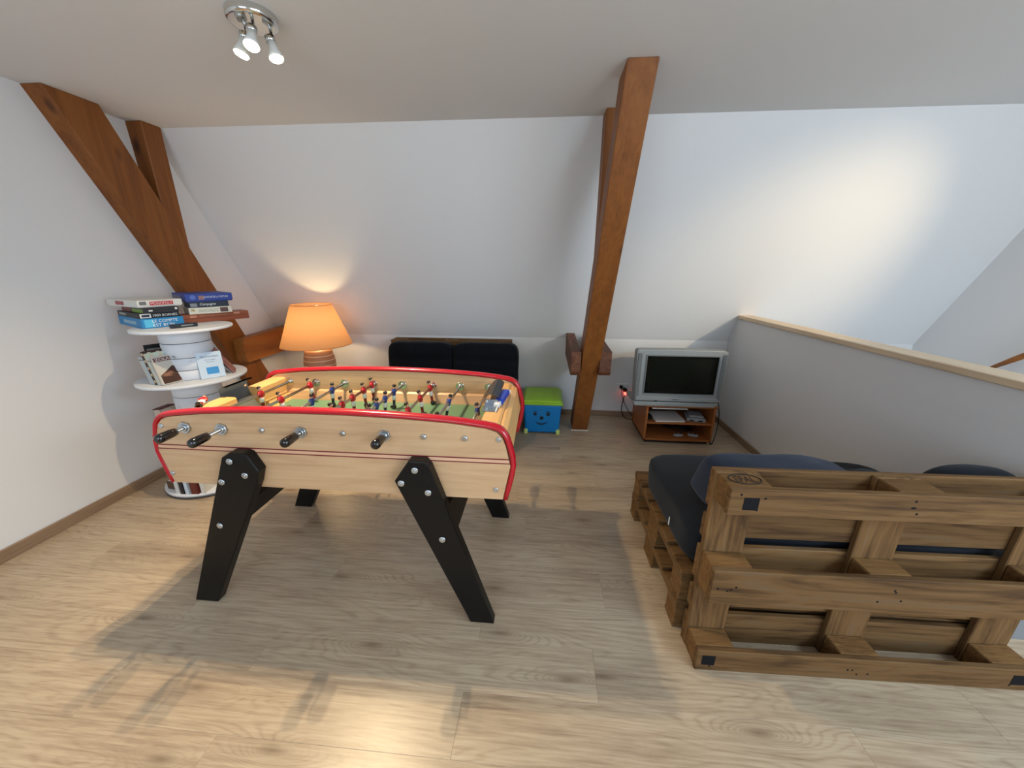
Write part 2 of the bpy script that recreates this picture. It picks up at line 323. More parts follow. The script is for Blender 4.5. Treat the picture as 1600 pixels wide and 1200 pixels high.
def text(body, name, parent, centre, xdir, ydir, wid, hei, mat, lift=0.0006, italic=0.0):
    cu = bpy.data.curves.new('letters', 'FONT'); cu.body = body; cu.size = 1; cu.resolution_u = 2; cu.shear = italic
    tmp = bpy.data.objects.new('letters', cu); C.objects.link(tmp)
    bpy.context.view_layer.update(); me = bpy.data.meshes.new_from_object(tmp.evaluated_get(bpy.context.evaluated_depsgraph_get()))
    bpy.data.objects.remove(tmp); bpy.data.curves.remove(cu)
    xs = [v.co.x for v in me.vertices]; ys = [v.co.y for v in me.vertices]
    x0, x1, y0, y1 = min(xs), max(xs), min(ys), max(ys); X = Vector(xdir).normalized(); Y = Vector(ydir).normalized(); Z = X.cross(Y)
    for v in me.vertices:
        a = ((v.co.x-x0)/(x1-x0)-0.5)*wid; b = ((v.co.y-y0)/(y1-y0)-0.5)*hei
        v.co = Vector(centre) + X*a + Y*b + Z*lift
    me.materials.clear(); me.materials.append(mat); me.name = name
    o = bpy.data.objects.new(name, me); C.objects.link(o); o.parent = parent; return o
def panel(name, parent, centre, xdir, ydir, wid, hei, mat, lift=0.0004, pts=None):
    X = Vector(xdir).normalized(); Y = Vector(ydir).normalized(); Z = X.cross(Y); c = Vector(centre)
    mb = MB(); P = pts or [(-.5, -.5), (.5, -.5), (.5, .5), (-.5, .5)]
    A = [mb.bm.verts.new(c + X*u*wid + Y*v*hei) for u, v in P]; B = [mb.bm.verts.new(c + X*u*wid + Y*v*hei + Z*lift) for u, v in P]
    mb.bm.faces.new(A[::-1]); mb.bm.faces.new(B)
    for i in range(len(P)): mb.bm.faces.new((A[i], A[(i+1) % len(P)], B[(i+1) % len(P)], B[i]))
    return mb.build(name, mat, parent)

# ------------------------------------------------------------------ the room
XL, XR, XG = -2.77, 1.785, 3.44
YW, ZK, YC, ZC = 3.669, 0.817, 2.8163, 2.4187
YF = -1.8; YH = 1.30
fl = struct(MB().box((XL-0.1, YF-0.1, -0.2), (XR+0.1, YW+0.1, -0.0105)).box((XR+0.1, YF-0.1, -0.2), (XG+0.1, YH, -0.0105)).build('floor', M['floor']))
PW, PL = 0.197, 1.32
cache = {}
def plank(x0, x1, y0, y1):
    key = (round(x1-x0, 3), round(y1-y0, 3))
    if key not in cache:
        L, W = x1-x0, y1-y0
        mb = MB().box((-L/2+0.00015, -W/2+0.00015, -0.010), (L/2-0.00015, W/2-0.00015, 0.0), 0, 0.0005)
        o = mb.build('plank', M['floor'], fl); cache[key] = o.data
    else: o = inst(cache[key], 'plank', fl)
    o.location = ((x0+x1)/2, (y0+y1)/2, 0)
for k in range(-4, 15):
    y0, y1 = 0.73 + PW*k, min(0.73 + PW*(k+1), YW)
    if y1-y0 < 0.01: continue
    end = XR+0.1 if y0 > 1.2 else 3.0
    ph = {-1: -1.03, 1: 0.236, 5: -0.07, 0: 1.07}.get(k, (k*0.4137*PL) % PL)
    s = ph - math.ceil((ph-XL)/PL)*PL
    while s < end-0.01:
        a, b = max(s, XL), min(s+PL, end)
        if b-a > 0.02: plank(a, b, y0, y1)
        s += PL
struct(MB().prism([(XL+0.007, -0.2), (XL-0.085, ZC+0.12), (XL-0.25, ZC+0.12), (XL-0.25, -0.2)], 'y', YF-0.1, YW+0.15).build('wall_left', M['wall']))
struct(MB().box((XL-0.2, YW, -2.6), (XG+0.12, YW+0.12, ZK)).build('wall_back', M['wall']))
sn = Vector((0, ZC-ZK, YW-YC)).normalized()*0.12
struct(MB().prism([(YW, ZK), (YC, ZC), (YC+sn.y, ZC+sn.z), (YW+sn.y, ZK+sn.z)], 'x', XL-0.2, XG+0.12).build('wall_back_slope', M['wall']))
struct(MB().box((XL-0.2, YF-0.12, ZC), (XG+0.12, YC+0.1, ZC+0.12)).build('ceiling', M['ceiling']))
struct(MB().box((XG, YF-0.1, -2.6), (XG+0.12, YW+0.15, ZC+0.12)).build('wall_right', M['wall']))
struct(MB().prism([(YH, 0), (YW, 0), (YW, ZK), (YW-(1.048-ZK)*0.533, 1.048), (YH, 1.048)], 'x', XR, XR+0.1).build('wall_half', M['wall']))
struct(MB().box((XR-0.018, YH-0.012, 1.048), (XR+0.118, YW-(1.08-ZK)*0.533+0.005, 1.08), 0, 0.004).build('trim_1', M['cap']))
struct(MB().box((XR+0.1, YH, -2.7), (XG, YW, -2.6)).build('floor_stairwell', M['floor']))
struct(MB().box((XR, YH-0.1, -2.6), (XR+0.1, YW, -0.2)).build('wall_stairwell', M['wall']))
# rear wall with a window behind the viewer
wf = MB()
for a, b in (((XL, -0.2), (-1.95, ZC)), ((-0.25, -0.2), (1.4, ZC)), ((-1.95, -0.2), (-0.25, 0.75)), ((-1.95, 2.15), (-0.25, ZC)), ((3.2, -0.2), (XG, ZC)), ((1.4, -0.2), (3.2, 0.75)), ((1.4, 2.15), (3.2, ZC))): wf.box((a[0], YF-0.12, a[1]), (b[0], YF, b[1]))
struct(wf.build('wall_front', M['wall']))
wn = MB().box((1.4, YF-0.1, 0.75), (1.46, YF-0.04, 2.15)).box((3.14, YF-0.1, 0.75), (3.2, YF-0.04, 2.15)).box((1.4, YF-0.1, 0.75), (3.2, YF-0.04, 0.81)).box((1.4, YF-0.1, 2.09), (3.2, YF-0.04, 2.15)).box((2.27, YF-0.1, 0.8), (2.33, YF-0.04, 2.1))
struct(wn.build('window_1', M['white']))
wn = MB().box((-1.95, YF-0.1, 0.75), (-1.89, YF-0.04, 2.15)).box((-0.31, YF-0.1, 0.75), (-0.25, YF-0.04, 2.15)).box((-1.95, YF-0.1, 0.75), (-0.25, YF-0.04, 0.81)).box((-1.95, YF-0.1, 2.09), (-0.25, YF-0.04, 2.15)).box((-1.13, YF-0.1, 0.8), (-1.07, YF-0.04, 2.1))
struct(wn.build('window_added', M['white']))  # frame of the added, unseen window for the left fill light
struct(MB().box((XL, 1.29, 0), (XL+0.012, YW, 0.068), 0, 0.003).build('baseboard_left', M['skirting']))
struct(MB().box((XL, YW-0.012, 0), (XR, YW, 0.06), 0, 0.003).build('baseboard_back', M['skirting_x']))
struct(MB().box((XR-0.012, YH, 0), (XR, YW, 0.06), 0, 0.003).build('baseboard_right', M['skirting']))
struct(MB().box((XL, 0.95, 0), (XL+0.02, 1.285, 2.1), 0, 0.003).build('trim_2', M['white']))

# ------------------------------------------------------------------ roof trusses
def truss(label, xs, width, yb, depth, ties, tiemat, post, group):
    T = thing('roof_truss', label, 'beam', (xs, yb, 0), group=group)
    off = Vector((xs, yb, 0)); k = 0.471; lean = 0.022
    def P(x, y, z): return (x + lean*z*0 , y, z)
    y0, y1 = yb, yb - k*ZC
    dx = post['dx']
    A = [(xs, yb, 0.004), (xs+width, yb, 0.004), (xs+width, yb+depth, 0.004), (xs, yb+depth, 0.004)]
    B = [(xs+dx, y1, ZC), (xs+dx+width, y1, ZC), (xs+dx+width, y1+depth, ZC), (xs+dx, y1+depth, ZC)]
    MB().hexa(A, B, 0, 0.006).build('rafter', M['beam'], T, off)
    MB().box((post['x0'], post['y0'], post['z0']), (post['x1'], post['y1'], ZC), 0, 0.005).build('post', M['beam'], T, off)
    for (x0, x1, ya, yb2, z0, z1) in ties:
        MB().prism([(ya+0.02, z0), (yb2, z0+0.01), (yb2, z1+0.03), (ya, z1), (ya, z0+0.03)], 'x', x0, x1, 0, 0.005).build('tie_plank', tiemat, T, off)
    MB().box((xs-0.005, yb-0.006, 0), (xs+width+0.005, yb+depth, 0.006)).build('foot_seal', M['white'], T, off)
    return T
truss('orange brown timber rafter leaning against the left white wall beside the bookshelf', -2.87, 0.152, 3.28, 0.275,
      [(-2.718, -2.62, 2.98, YW, 0.66, 0.875)], M['beam_y'], dict(dx=-0.008, x0=-2.87, x1=-2.735, y0=2.665, y1=2.805, z0=1.62), 'roof trusses')
truss('free standing orange brown timber rafter between the blue toy box and the television', 0.305, 0.148, 3.27, 0.205,
      [(0.235, 0.315, 2.9, YW, 0.645, 0.845), (0.462, 0.555, 2.9, YW, 0.65, 0.85)], M['tie'], dict(dx=0.056, x0=0.352, x1=0.47, y0=2.69, y1=2.83, z0=1.3), 'roof trusses')

# ------------------------------------------------------------------ foosball table
TX, TY = -0.84, 1.578
T = thing('foosball_table', 'beech foosball table with red rim and splayed black legs', 'foosball table', (TX, TY, 0))
off = Vector((TX, TY, 0))
half = [(0.712, 0.598), (0.742, 0.745), (0.724, 0.84), (0.711, 0.874), (0.688, 0.897), (0.64, 0.910), (0.5, 0.926), (0.3, 0.937), (0.1, 0.942)]
outline = [(TX-x, z) for x, z in half] + [(TX+x, z) for x, z in reversed(half)]
def inset(pts, d):
    cx, cz = TX, 0.76
    return [(x - d*(1 if x > cx else -1)*(1 if abs(x-cx) > 0.66 else 0.0), z - (d if z > 0.8 else 0)) for x, z in pts]
body = inset(outline, 0.01)
def smooth_curve(pts, n=4):
    out = []
    for i in range(len(pts)-1):
        p0 = pts[max(i-1, 0)]; p1 = pts[i]; p2 = pts[i+1]; p3 = pts[min(i+2, len(pts)-1)]
        for k in range(n):
            t = k/n
            out.append(tuple(0.5*((2*p1[q]) + (-p0[q]+p2[q])*t + (2*p0[q]-5*p1[q]+4*p2[q]-p3[q])*t*t + (-p0[q]+3*p1[q]-3*p2[q]+p3[q])*t**3) for q in range(len(p1))))
    return out + [pts[-1]]
YS = (1.245, 1.277); YB = (1.878, 1.910)
for nm, (ya, yb) in (('side_panel', YS), ('side_panel', YB)):
    sp = MB().prism(body, 'y', ya, yb).build(nm, M['beech'], T, off)
    trim = [(outline[0][0]-0.0, (ya+yb)/2, outline[0][1])] + [(x, (ya+yb)/2, z) for x, z in outline[1:]]
    MB().tube(smooth_curve(trim, 3), 0.012, 12, ry=0.021).build('edge_trim', M['red'], T, off)
    ys_ = ya-0.0012 if ya < 1.5 else yb
    st = MB()
    st.box((TX-0.727, ys_, 0.773), (TX+0.727, ys_+0.0012, 0.7775)).box((TX-0.729, ys_, 0.7555), (TX+0.729, ys_+0.0012, 0.760))
    st.build('stripe', M['stripe'], sp, off)
    MB().box((TX-0.727, ys_+0.0002, 0.760), (TX+0.727, ys_+0.001, 0.773)).build('stripe_band', M['stripe_mid'], sp, off)
# ends: ledges, end boards
def endbox(sg):
    X = lambda v: TX + sg*v
    a, b = YS[1], YB[0]
    MB().prism([(X(0.700), 0.60), (X(0.730), 0.745), (X(0.712), 0.858), (X(0.694), 0.872), (X(0.68), 0.872), (X(0.68), 0.60)], 'y', a, b).build('end_board', M['beech_y'], T, off)
    spans = [(a, 1.53), (1.69, b)] if sg < 0 else [(a, b)]
    for y0, y1 in spans:
        MB().prism([(X(0.60), 0.70), (X(0.60), 0.878), (X(0.606), 0.884), (X(0.672), 0.884), (X(0.68), 0.878), (X(0.68), 0.70)], 'y', y0, y1, 0, 0.0).build('ledge', M['beech_y'], T, off)
    # sheet metal hood over the goal
    mb = MB(); n = 12; prof = []
    if sg < 0:
        for i in range(n+1):
            t = i/n; prof.append((0.602+0.075*math.sin(t*PI/2), 0.755 + 0.155*t))
        prof += [(0.672, 0.925), (0.655, 0.934), (0.636, 0.932)]
        y0, y1 = 1.525, 1.695
    else:
        for i in range(n+1):
            t = i/n; an = PI*(0.02+0.75*t); prof.append((0.615-0.04*math.cos(an)+0.01, 0.886 + 0.052*math.sin(an)))
        y0, y1 = 1.53, 1.77
    A = [mb.bm.verts.new((X(x), y0, z)) for x, z in prof]; B = [mb.bm.verts.new((X(x), y1, z)) for x, z in prof]
    for i in range(len(prof)-1):
        f = mb.bm.faces.new((A[i], A[i+1], B[i+1], B[i])); f.smooth = True
    r = bmesh.ops.solidify(mb.bm, geom=mb.bm.faces[:], thickness=0.0025)
    h = mb.build('goal_hood', M['sheet'], T, off)
    MB().disc((X(0.665), y1-0.03, 0.90) if sg < 0 else (X(0.60), y0-0.002, 0.905), (1, 0, 0) if sg < 0 else (0, -1, 0), 0.007, 0.004).build('rivet', M['chrome'], h, off)
    if sg > 0:
        MB().box((X(0.59), 1.455, 0.884), (X(0.655), 1.53, 0.889), 0, 0.002).box((X(0.592), 1.527, 0.884), (X(0.65), 1.531, 0.915), 0, 0.001).build('ball_tray', M['tray_metal'], T, off)
endbox(-1); endbox(1)
MB().box((TX-0.69, YS[1], 0.60), (TX+0.69, YB[0], 0.62)).build('bottom_board', M['beech'], T, off)
MB().box((TX-0.682, YS[1], 0.735), (TX+0.602, YB[0], 0.764)).build('pitch', M['green'], T, off)
for y0, y1, yt in ((YS[1], YS[1]+0.03, YS[1]+0.012), (YB[0], YB[0]-0.03, YB[0]-0.012)):
    MB().prism([(y0, 0.764), (y1, 0.764), (yt, 0.81), (y0, 0.818)], 'x', TX-0.60, TX+0.60).build('corner_strip', M['beech'], T, off)
for sg in (-1, 1):
    for y0, y1 in ((YS[1], 1.50), (1.70, YB[0])):
        MB().prism([(TX+sg*0.60, 0.764), (TX+sg*0.565, 0.764), (TX+sg*0.583, 0.80), (TX+sg*0.60, 0.806)], 'y', y0, y1).build('corner_strip', M['beech_y'], T, off)
# legs
legL = [(-1.217, .774), (-1.161, .774), (-1.144, .767), (-1.109, .697), (-1.129, .638), (-1.455, 0), (-1.568, 0), (-1.253, .752)]
legR = [(-.554, .685), (-.493, .774), (-.429, .775), (-.411, .750), (-.173, 0), (-.277, 0)]
BL = [(-1.221, .737), (-1.169, .677), (-1.277, .641), (-1.338, .427)]; BR = [(-.469, .737), (-.527, .678), (-.423, .642), (-.379, .427)]
for pts, bolts in ((legL, BL), (legR, BR)):
    for ya, yb, yo, nrm in ((1.200, 1.245, 1.200, -1), (1.910, 1.955, 1.955, 1)):
        lg = MB().prism(pts, 'y', ya, yb, 0, 0.004).build('leg', M['black'], T, off)
        for bx, bz in bolts: MB().disc((bx, yo, bz), (0, nrm, 0), 0.0135, 0.005).disc((bx, yo+nrm*0.005, bz), (0, nrm, 0), 0.006, 0.002).build('bolt', M['zinc'], lg, off)
for cx, sl in ((-1.318, 0.51), (-0.385, -0.335)):
    z0, z1 = 0.37, 0.485
    MB().prism([(cx-0.02-sl*0.05, z0), (cx+0.02-sl*0.05, z0), (cx+0.02+sl*0.06, z1), (cx-0.02+sl*0.06, z1)], 'y', 1.245, 1.910, 0, 0.003).build('stretcher', M['black'], T, off)
# screws on the panels
for x, z in ((-1.527, .859), (-1.54, .642), (-.153, .857), (-.165, .641)):
    MB().disc((x, 1.245, z), (0, -1, 0), 0.010, 0.004, 12).build('screw', M['zinc'], T, off)
    MB().disc((x, 1.910, z), (0, 1, 0), 0.010, 0.004, 12).build('screw', M['zinc'], T, off)
# players: one mesh per team
def player(jersey, sock):
    mb = MB()
    mats = [M['black_gloss'], sock, M['white'], jersey, M['skin'], M['hair']]
    mb.lathe([(0.010, -0.089), (0.0125, -0.086), (0.0125, -0.076), (0.0075, -0.070), (0.008, -0.054), (0.0085, -0.042), (0.0115, -0.040), (0.0115, -0.020), (0.0105, -0.016), (0.0125, -0.004), (0.0135, 0.008), (0.012, 0.015), (0.006, 0.019), (0.005, 0.022)],
             seg=12, mis=[0, 0, 0, 1, 1, 2, 2, 2, 3, 3, 3, 3, 4], sx=0.85, sy=1.15)
    mb.box((-0.019, -0.009, -0.089), (0.006, 0.009, -0.076), 0, 0.003)
    mb.ball((0, 0, 0.030), 0.0095, 4, (1, 0.92, 1.12), 10); mb.ball((0.002, 0, 0.0345), 0.0102, 5, (1.0, 1.0, 0.9), 10)
    mb.ball((-0.009, 0, 0.029), 0.0022, 4, (1, 1, 1), 6)
    for s_ in (-1, 1): mb.tube([(0, s_*0.012, 0.013), (-0.004, s_*0.016, 0.0), (-0.005, s_*0.014, -0.012)], [0.0045, 0.004, 0.0035], 6, 3); mb.ball((-0.005, s_*0.0135, -0.014), 0.0036, 4, (1, 1, 1), 6)
    mb.tube([(0, -0.015, 0), (0, 0.015, 0)], 0.0095, 10, 3)
    return mb, mats
def pl_mesh(j, s):
    mb, mats = player(j, s); o = mb.build('player', mats); me = o.data; bpy.data.objects.remove(o); return me
ME_R = pl_mesh(M['jersey_red'], M['sock_red']); ME_B = pl_mesh(M['jersey_blue'], M['sock_blue'])
grip = MB(); grip.tube([(0, 0, 0), (0, -0.004, 0), (0, -0.016, 0), (0, -0.062, 0), (0, -0.073, 0), (0, -0.079, 0)], [0.011, 0.0155, 0.017, 0.0188, 0.017, 0.009], 16)
go = grip.build('grip', M['black_gloss']); ME_G = go.data; bpy.data.objects.remove(go)
nut = MB().tube([(0, 0, 0), (0, -0.011, 0)], 0.025, 6).tube([(0, -0.011, 0), (0, -0.016, 0)], [0.017, 0.014], 16); no = nut.build('bearing_nut', M['zinc']); ME_N = no.data; bpy.data.objects.remove(no)
fln = MB().tube([(0, 0, 0), (0, -0.004, 0)], [0.024, 0.022], 18).tube([(0, -0.004, 0), (0, -0.014, 0)], [0.014, 0.013], 14); no = fln.build('bearing_flange', M['chrome']); ME_F = no.data; bpy.data.objects.remove(no)
cap_ = MB().disc((0, 0, 0), (0, -1, 0), 0.0115, 0.006, 14); no = cap_.build('rod_cap', M['zinc']); ME_C = no.data; bpy.data.objects.remove(no)
RZ = 0.857
RODS = [(-1.420, 'R', [1.655], 1.204, 2), (-1.262, 'R', [1.585, 1.82], 1.180, 10), (-1.095, 'B', [1.41, 1.572, 1.75], 1.21, -3), (-0.930, 'R', [1.46, 1.545, 1.645, 1.765, 1.86], 1.214, 3),
        (-0.762, 'B', [1.39, 1.467, 1.545, 1.642, 1.754], 1.20, -4), (-0.594, 'R', [1.50, 1.67, 1.835], 1.231, 6), (-0.440, 'B', [1.40, 1.63], 1.21, -12), (-0.281, 'B', [1.522], 1.20, 10)]
for x, team, men, yg, tilt in RODS:
    fr = yg-0.05 if team == 'R' else 1.235; bk = 1.92 if team == 'R' else YB[1]+(1.245-yg)+0.07
    rod = MB().tube([(0, fr-TY, 0), (0, bk-TY, 0)], 0.0072, 10).build('rod', M['steel'], T); rod.location = (x-TX, 0, RZ)
    for y in men:
        o = inst(ME_R if team == 'R' else ME_B, 'player', rod, (0, y-TY, 0), (0, math.radians(tilt if team == 'R' else -tilt), PI if team == 'R' else 0))
    if team == 'R':
        inst(ME_G, 'grip', rod, (0, yg-TY, 0)); inst(ME_N, 'bearing_nut', rod, (0, YS[0]-TY, 0)); inst(ME_C, 'rod_cap', rod, (0, YB[1]-TY, 0), (0, 0, PI))
    else:
        inst(ME_G, 'grip', rod, (0, bk-0.02-TY, 0), (0, 0, PI)); inst(ME_N, 'bearing_nut', rod, (0, YB[1]-TY, 0), (0, 0, PI)); inst(ME_C, 'rod_cap', rod, (0, YS[0]-TY, 0))
    inst(ME_F, 'bearing_flange', rod, (0, YB[0]-TY, 0)); inst(ME_F, 'bearing_flange', rod, (0, YS[1]-TY, 0), (0, 0, PI))
# loose items on the table ends
sp = tag(inst(ME_R, 'foosball_player', None, (-1.52, 1.44, 0.9005), (0, PI/2*0.97, 2.15)), 'loose red and white foosball player lying on the left ledge of the table', 'figurine')
bp = thing('plastic_packet', 'small blue and white plastic packet lying on the right ledge of the foosball table', 'packet', (-0.178, 1.62, 0.884), (0, 0, -0.12))
MB().box((-0.018, -0.075, 0), (0.018, 0.075, 0.026), 0, 0.004).build('body', colmat('packet_blue', 30, 66, 180, 0.3), bp)
MB().box((-0.015, -0.115, 0), (0.012, -0.075, 0.02), 0, 0.003).build('tip', M['white'], bp); MB().tube([(0.004, -0.11, 0.008), (0.008, -0.17, 0.004)], 0.0035, 8).build('straw', M['white'], bp)
MB().box((-0.018, 0.075, 0), (0.018, 0.11, 0.012), 0, 0.002).build('end_flap', M['white'], bp)

# ------------------------------------------------------------------ euro pallets
def pallet(label, loc, rot, group):
    p = thing('wooden_pallet', label, 'pallet', loc, rot, group)
    ys = [0, 0.185, 0.3275, 0.515, 0.655]; ws = [0.145, 0.1, 0.145, 0.1, 0.145]
    for y, wd in zip(ys, ws): MB().box((0, y, 0.122), (1.2, y+wd, 0.144), 0, 0.003).build('deck_board', M['pallet'], p)
    for x in (0, 0.5275, 1.055):
        MB().box((x, 0, 0.1), (x+0.145, 0.8, 0.122), 0, 0.003).build('cross_board', M['pallet_y'], p)
        for y, wd in ((0, 0.1), (0.3275, 0.145), (0.7, 0.1)): MB().box((x+0.002, y+0.001, 0.022), (x+0.143, y+wd-0.001, 0.1), 0, 0.004).build('block', M['block'], p)
    for y, wd in ((0, 0.1), (0.3275, 0.145), (0.7, 0.1)): MB().box((0, y, 0), (1.2, y+wd, 0.022), 0, 0.003).build('bottom_board', M['pallet'], p)
    return p
PX, PY, PR = 0.618, 1.078, 0.022
back = pallet('upright weathered wooden pallet with branded block forming the back of the blue sofa', (PX+1.2*math.cos(PR), PY+1.2*math.sin(PR), 0.0), (0, 0, 0), 'pallets of the blue cushioned sofa')
rm = Matrix(((-math.cos(PR), 0, -math.sin(PR)), (-math.sin(PR), 0, math.cos(PR)), (0, 1, 0)))
back.rotation_euler = rm.to_euler()
# local: X runs right to left, Y up, Z away from the viewer
nh = MB()
rnd = random.Random(3)
for yc in (0.05, 0.4, 0.75):
    for xc in (0.07, 0.6, 1.13):
        for _ in range(4): nh.disc((xc+rnd.uniform(-.05, .05), yc+rnd.uniform(-.03, .03), 0.0003), (0, 0, -1), 0.0042, 0.0008, 8)
nh.build('nail_heads', M['patch'], back)['kind'] = 'stuff'
for x, y in ((1.13, 0.745), (1.155, 0.052), (0.06, 0.05)): MB().box((x-0.024, y-0.022, -0.001), (x+0.024, y+0.024, 0.0005)).build('corner_patch', M['patch'], back)
text('EPAL', 'brand_lettering', back, (1.127, 0.7995, 0.062), (-1, 0, 0), (0, 0, 1), 0.066, 0.034, M['brand_burn'], lift=0.0008)
ov = [(math.cos(2*PI*i/36), math.sin(2*PI*i/36)) for i in range(37)]
MB().tube([(1.127+0.052*a, 0.7998, 0.062+0.031*b) for a, b in ov], 0.002, 6, cap=False).build('brand_oval', M['brand_burn'], back)
SX, SY0 = 0.59, 1.254
low = dup(back, (SX, SY0, 0), (0, 0, 0), 'lower of the two stacked pallets under the blue mattress')
for c in list(low.children):
    if c.name.split('.')[0] in ('nail_heads', 'corner_patch', 'brand_lettering', 'brand_oval'): bpy.data.objects.remove(c)
upp = dup(low, (SX+0.006, SY0+0.005, 0.144), (0, 0, 0), 'upper of the two stacked pallets directly under the blue mattress')
# mattress and cushions of the blue sofa
def wob(a, sc, seed):
    def f(co, q):
        n = noise.noise_vector(co*sc + Vector((seed, seed*2, 0)))
        return co + n*a
    return f
mt = tag(MB().soft((1.17, 0.68, 0.19), 9, 18, wob(0.012, 4, 2)).build('seat_mattress', M['char_cloth']), 'dark slate blue seat mattress on the pallet sofa at the right', 'mattress'); mt.location = (SX+0.60, SY0+0.345, 0.288+0.108)
def backcush(name, x0, x1, ztop, label, mat, seed, thick=0.2, lean=0.14):
    wd = x1-x0; hh = ztop-0.515
    def f(co, q):
        n = noise.noise_vector(co*5 + Vector((seed, 0, seed)))*0.014
        sag = 0.02*math.cos(q.x*PI/2)
        return co + n + Vector((0, 0, sag*(1 if q.z > 0 else 0))) + Vector((0, lean*0.5*(1-q.z)*0.9, 0))
    o = MB().soft((wd, thick, hh), 10, 16, f).build(name, mat); o.location = ((x0+x1)/2, SY0+thick/2+0.0, 0.515+hh/2); tag(o, label, 'cushion', 'back cushions of the blue sofa'); return o
backcush('back_cushion', SX+0.105, SX+0.625, 0.732, 'slate blue back cushion behind the left half of the upright pallet', M['navy_cloth'], 1)
backcush('back_cushion', SX+0.635, SX+0.84, 0.675, 'dark charcoal back cushion behind the middle of the upright pallet, left of the dark pillow', M['char_cloth'], 5)
th = MB().soft((0.35, 0.15, 0.275), 2.2, 12, wob(0.012, 6, 4)); o = th.build('throw_pillow', M['char_cloth']); o.location = (SX+1.015, SY0+0.085, 0.648); tag(o, 'dark charcoal throw pillow peaking above the right end of the sofa back', 'pillow')
tg = MB().box((-0.0012, -0.004, -0.02), (0.0012, 0.004, 0.02)).build('care_tag', M['white'], mt); tg.location = (-0.5905, -0.13, -0.02); tg['label'] = 'small white care tag'

# ------------------------------------------------------------------ black cushioned pallet sofa by the back wall
bk = dup(low, (-0.30, 3.50, 0.0), (0, 0, 0), 'upright pallet behind the black cushions, its top board showing', 'pallets of the black cushioned sofa')
bk.rotation_euler = Matrix(((-1, 0, 0), (0, 0, 1), (0, 1, 0))).to_euler()
bl = dup(low, (-1.46, 2.695, 0), (0, 0, 0), 'lower pallet of the black cushioned sofa, hidden behind the foosball table', 'pallets of the black cushioned sofa')
bu = dup(low, (-1.455, 2.70, 0.144), (0, 0, 0), 'upper pallet of the black cushioned sofa, hidden behind the foosball table', 'pallets of the black cushioned sofa')
for i, x0 in enumerate((-1.475, -0.845)):
    def f(co, q):
        z = co.z/0.22
        cre = -0.03*math.exp(-((co.z-0.075)/0.02)**2)*(1 if q.y < 0 else 0)*max(0, 1-abs(q.x)**6)
        return co + Vector((0, -cre, 0)) + noise.noise_vector(co*7+Vector((i*5, 0, 0)))*0.007
    c = MB().soft((0.625, 0.17, 0.46), 7, 20, f).build('back_cushion', M['black_cloth']); c.location = (x0+0.3125, 3.395, 0.575); c.rotation_euler = (-0.08, 0, 0)
    tag(c, ('left' if i == 0 else 'right') + ' of the two black back cushions standing against the far wall', 'cushion', 'black sofa back cushions')
    c = MB().soft((0.61, 0.60, 0.13), 8, 14, wob(0.006, 6, i)).build('seat_cushion', M['black_cloth']); c.location = (x0+0.3125, 3.005, 0.288+0.074)
    tag(c, ('left' if i == 0 else 'right') + ' black seat cushion below the back cushions, behind the foosball table', 'cushion', 'black sofa seat cushions')

# ------------------------------------------------------------------ toy box
tb = thing('toy_box', 'blue plastic toy box with lime green lid and smiling face', 'storage box', (0.018, 3.35, 0))
def taper(mb, x0, y0, x1, y1, z0, ix, z1, mi=0, bev=0.02):
    A = [(x0+ix, y0+ix, z0), (x1-ix, y0+ix, z0), (x1-ix, y1-ix, z0), (x0+ix, y1-ix, z0)]; B = [(x0, y0, z1), (x1, y0, z1), (x1, y1, z1), (x0, y1, z1)]
    return mb.hexa(A, B, mi, bev)
taper(MB(), -0.175, -0.215, 0.175, 0.215, 0.012, 0.018, 0.30).build('body', M['blue_box'], tb)
lid = taper(MB(), -0.187, -0.227, 0.187, 0.227, 0.296, 0.0, 0.314, 0, 0.006); taper(lid, -0.165, -0.205, 0.165, 0.205, 0.312, -0.01, 0.335, 0, 0.01)
lid.box((-0.10, -0.16, 0.333), (0.10, 0.16, 0.339), 0, 0.003).build('lid', M['lime'], tb)
for sx in (-1, 1):
    for sy in (-1, 1): MB().box((sx*0.148-0.018, sy*0.19-0.018, 0), (sx*0.148+0.018, sy*0.19+0.018, 0.05), 0, 0.006).build('corner_foot', M['pale_lime'], tb)
fy = lambda z: -0.215 + 0.018*(0.30-z)/0.288 - 0.001
face = [((-0.064, 0.205), 0.016), ((0.054, 0.205), 0.016), ((-0.004, 0.166), 0.018)]
for (x, z), r in face: MB().disc((x, fy(z), z), (0, -1, 0), r, 0.0015, 16).build('eye' if z > 0.2 else 'nose', M['ink'], tb)
for sx in (-1, 1): MB().tube([(-0.005+sx*0.057+t*0.018, fy(0.226)-0.001, 0.226+0.006*(1-t*t)) for t in (-1, -.5, 0, .5, 1)], 0.0034, 6).build('eyebrow', M['ink'], tb)
MB().tube([(-0.004+t*0.055, fy(0.11)-0.001, 0.105+0.022*t*t) for t in [i/6-1 for i in range(13)]], [0.002+0.0055*(1-abs(i/6-1)) for i in range(13)], 6).build('smile', M['ink'], tb)

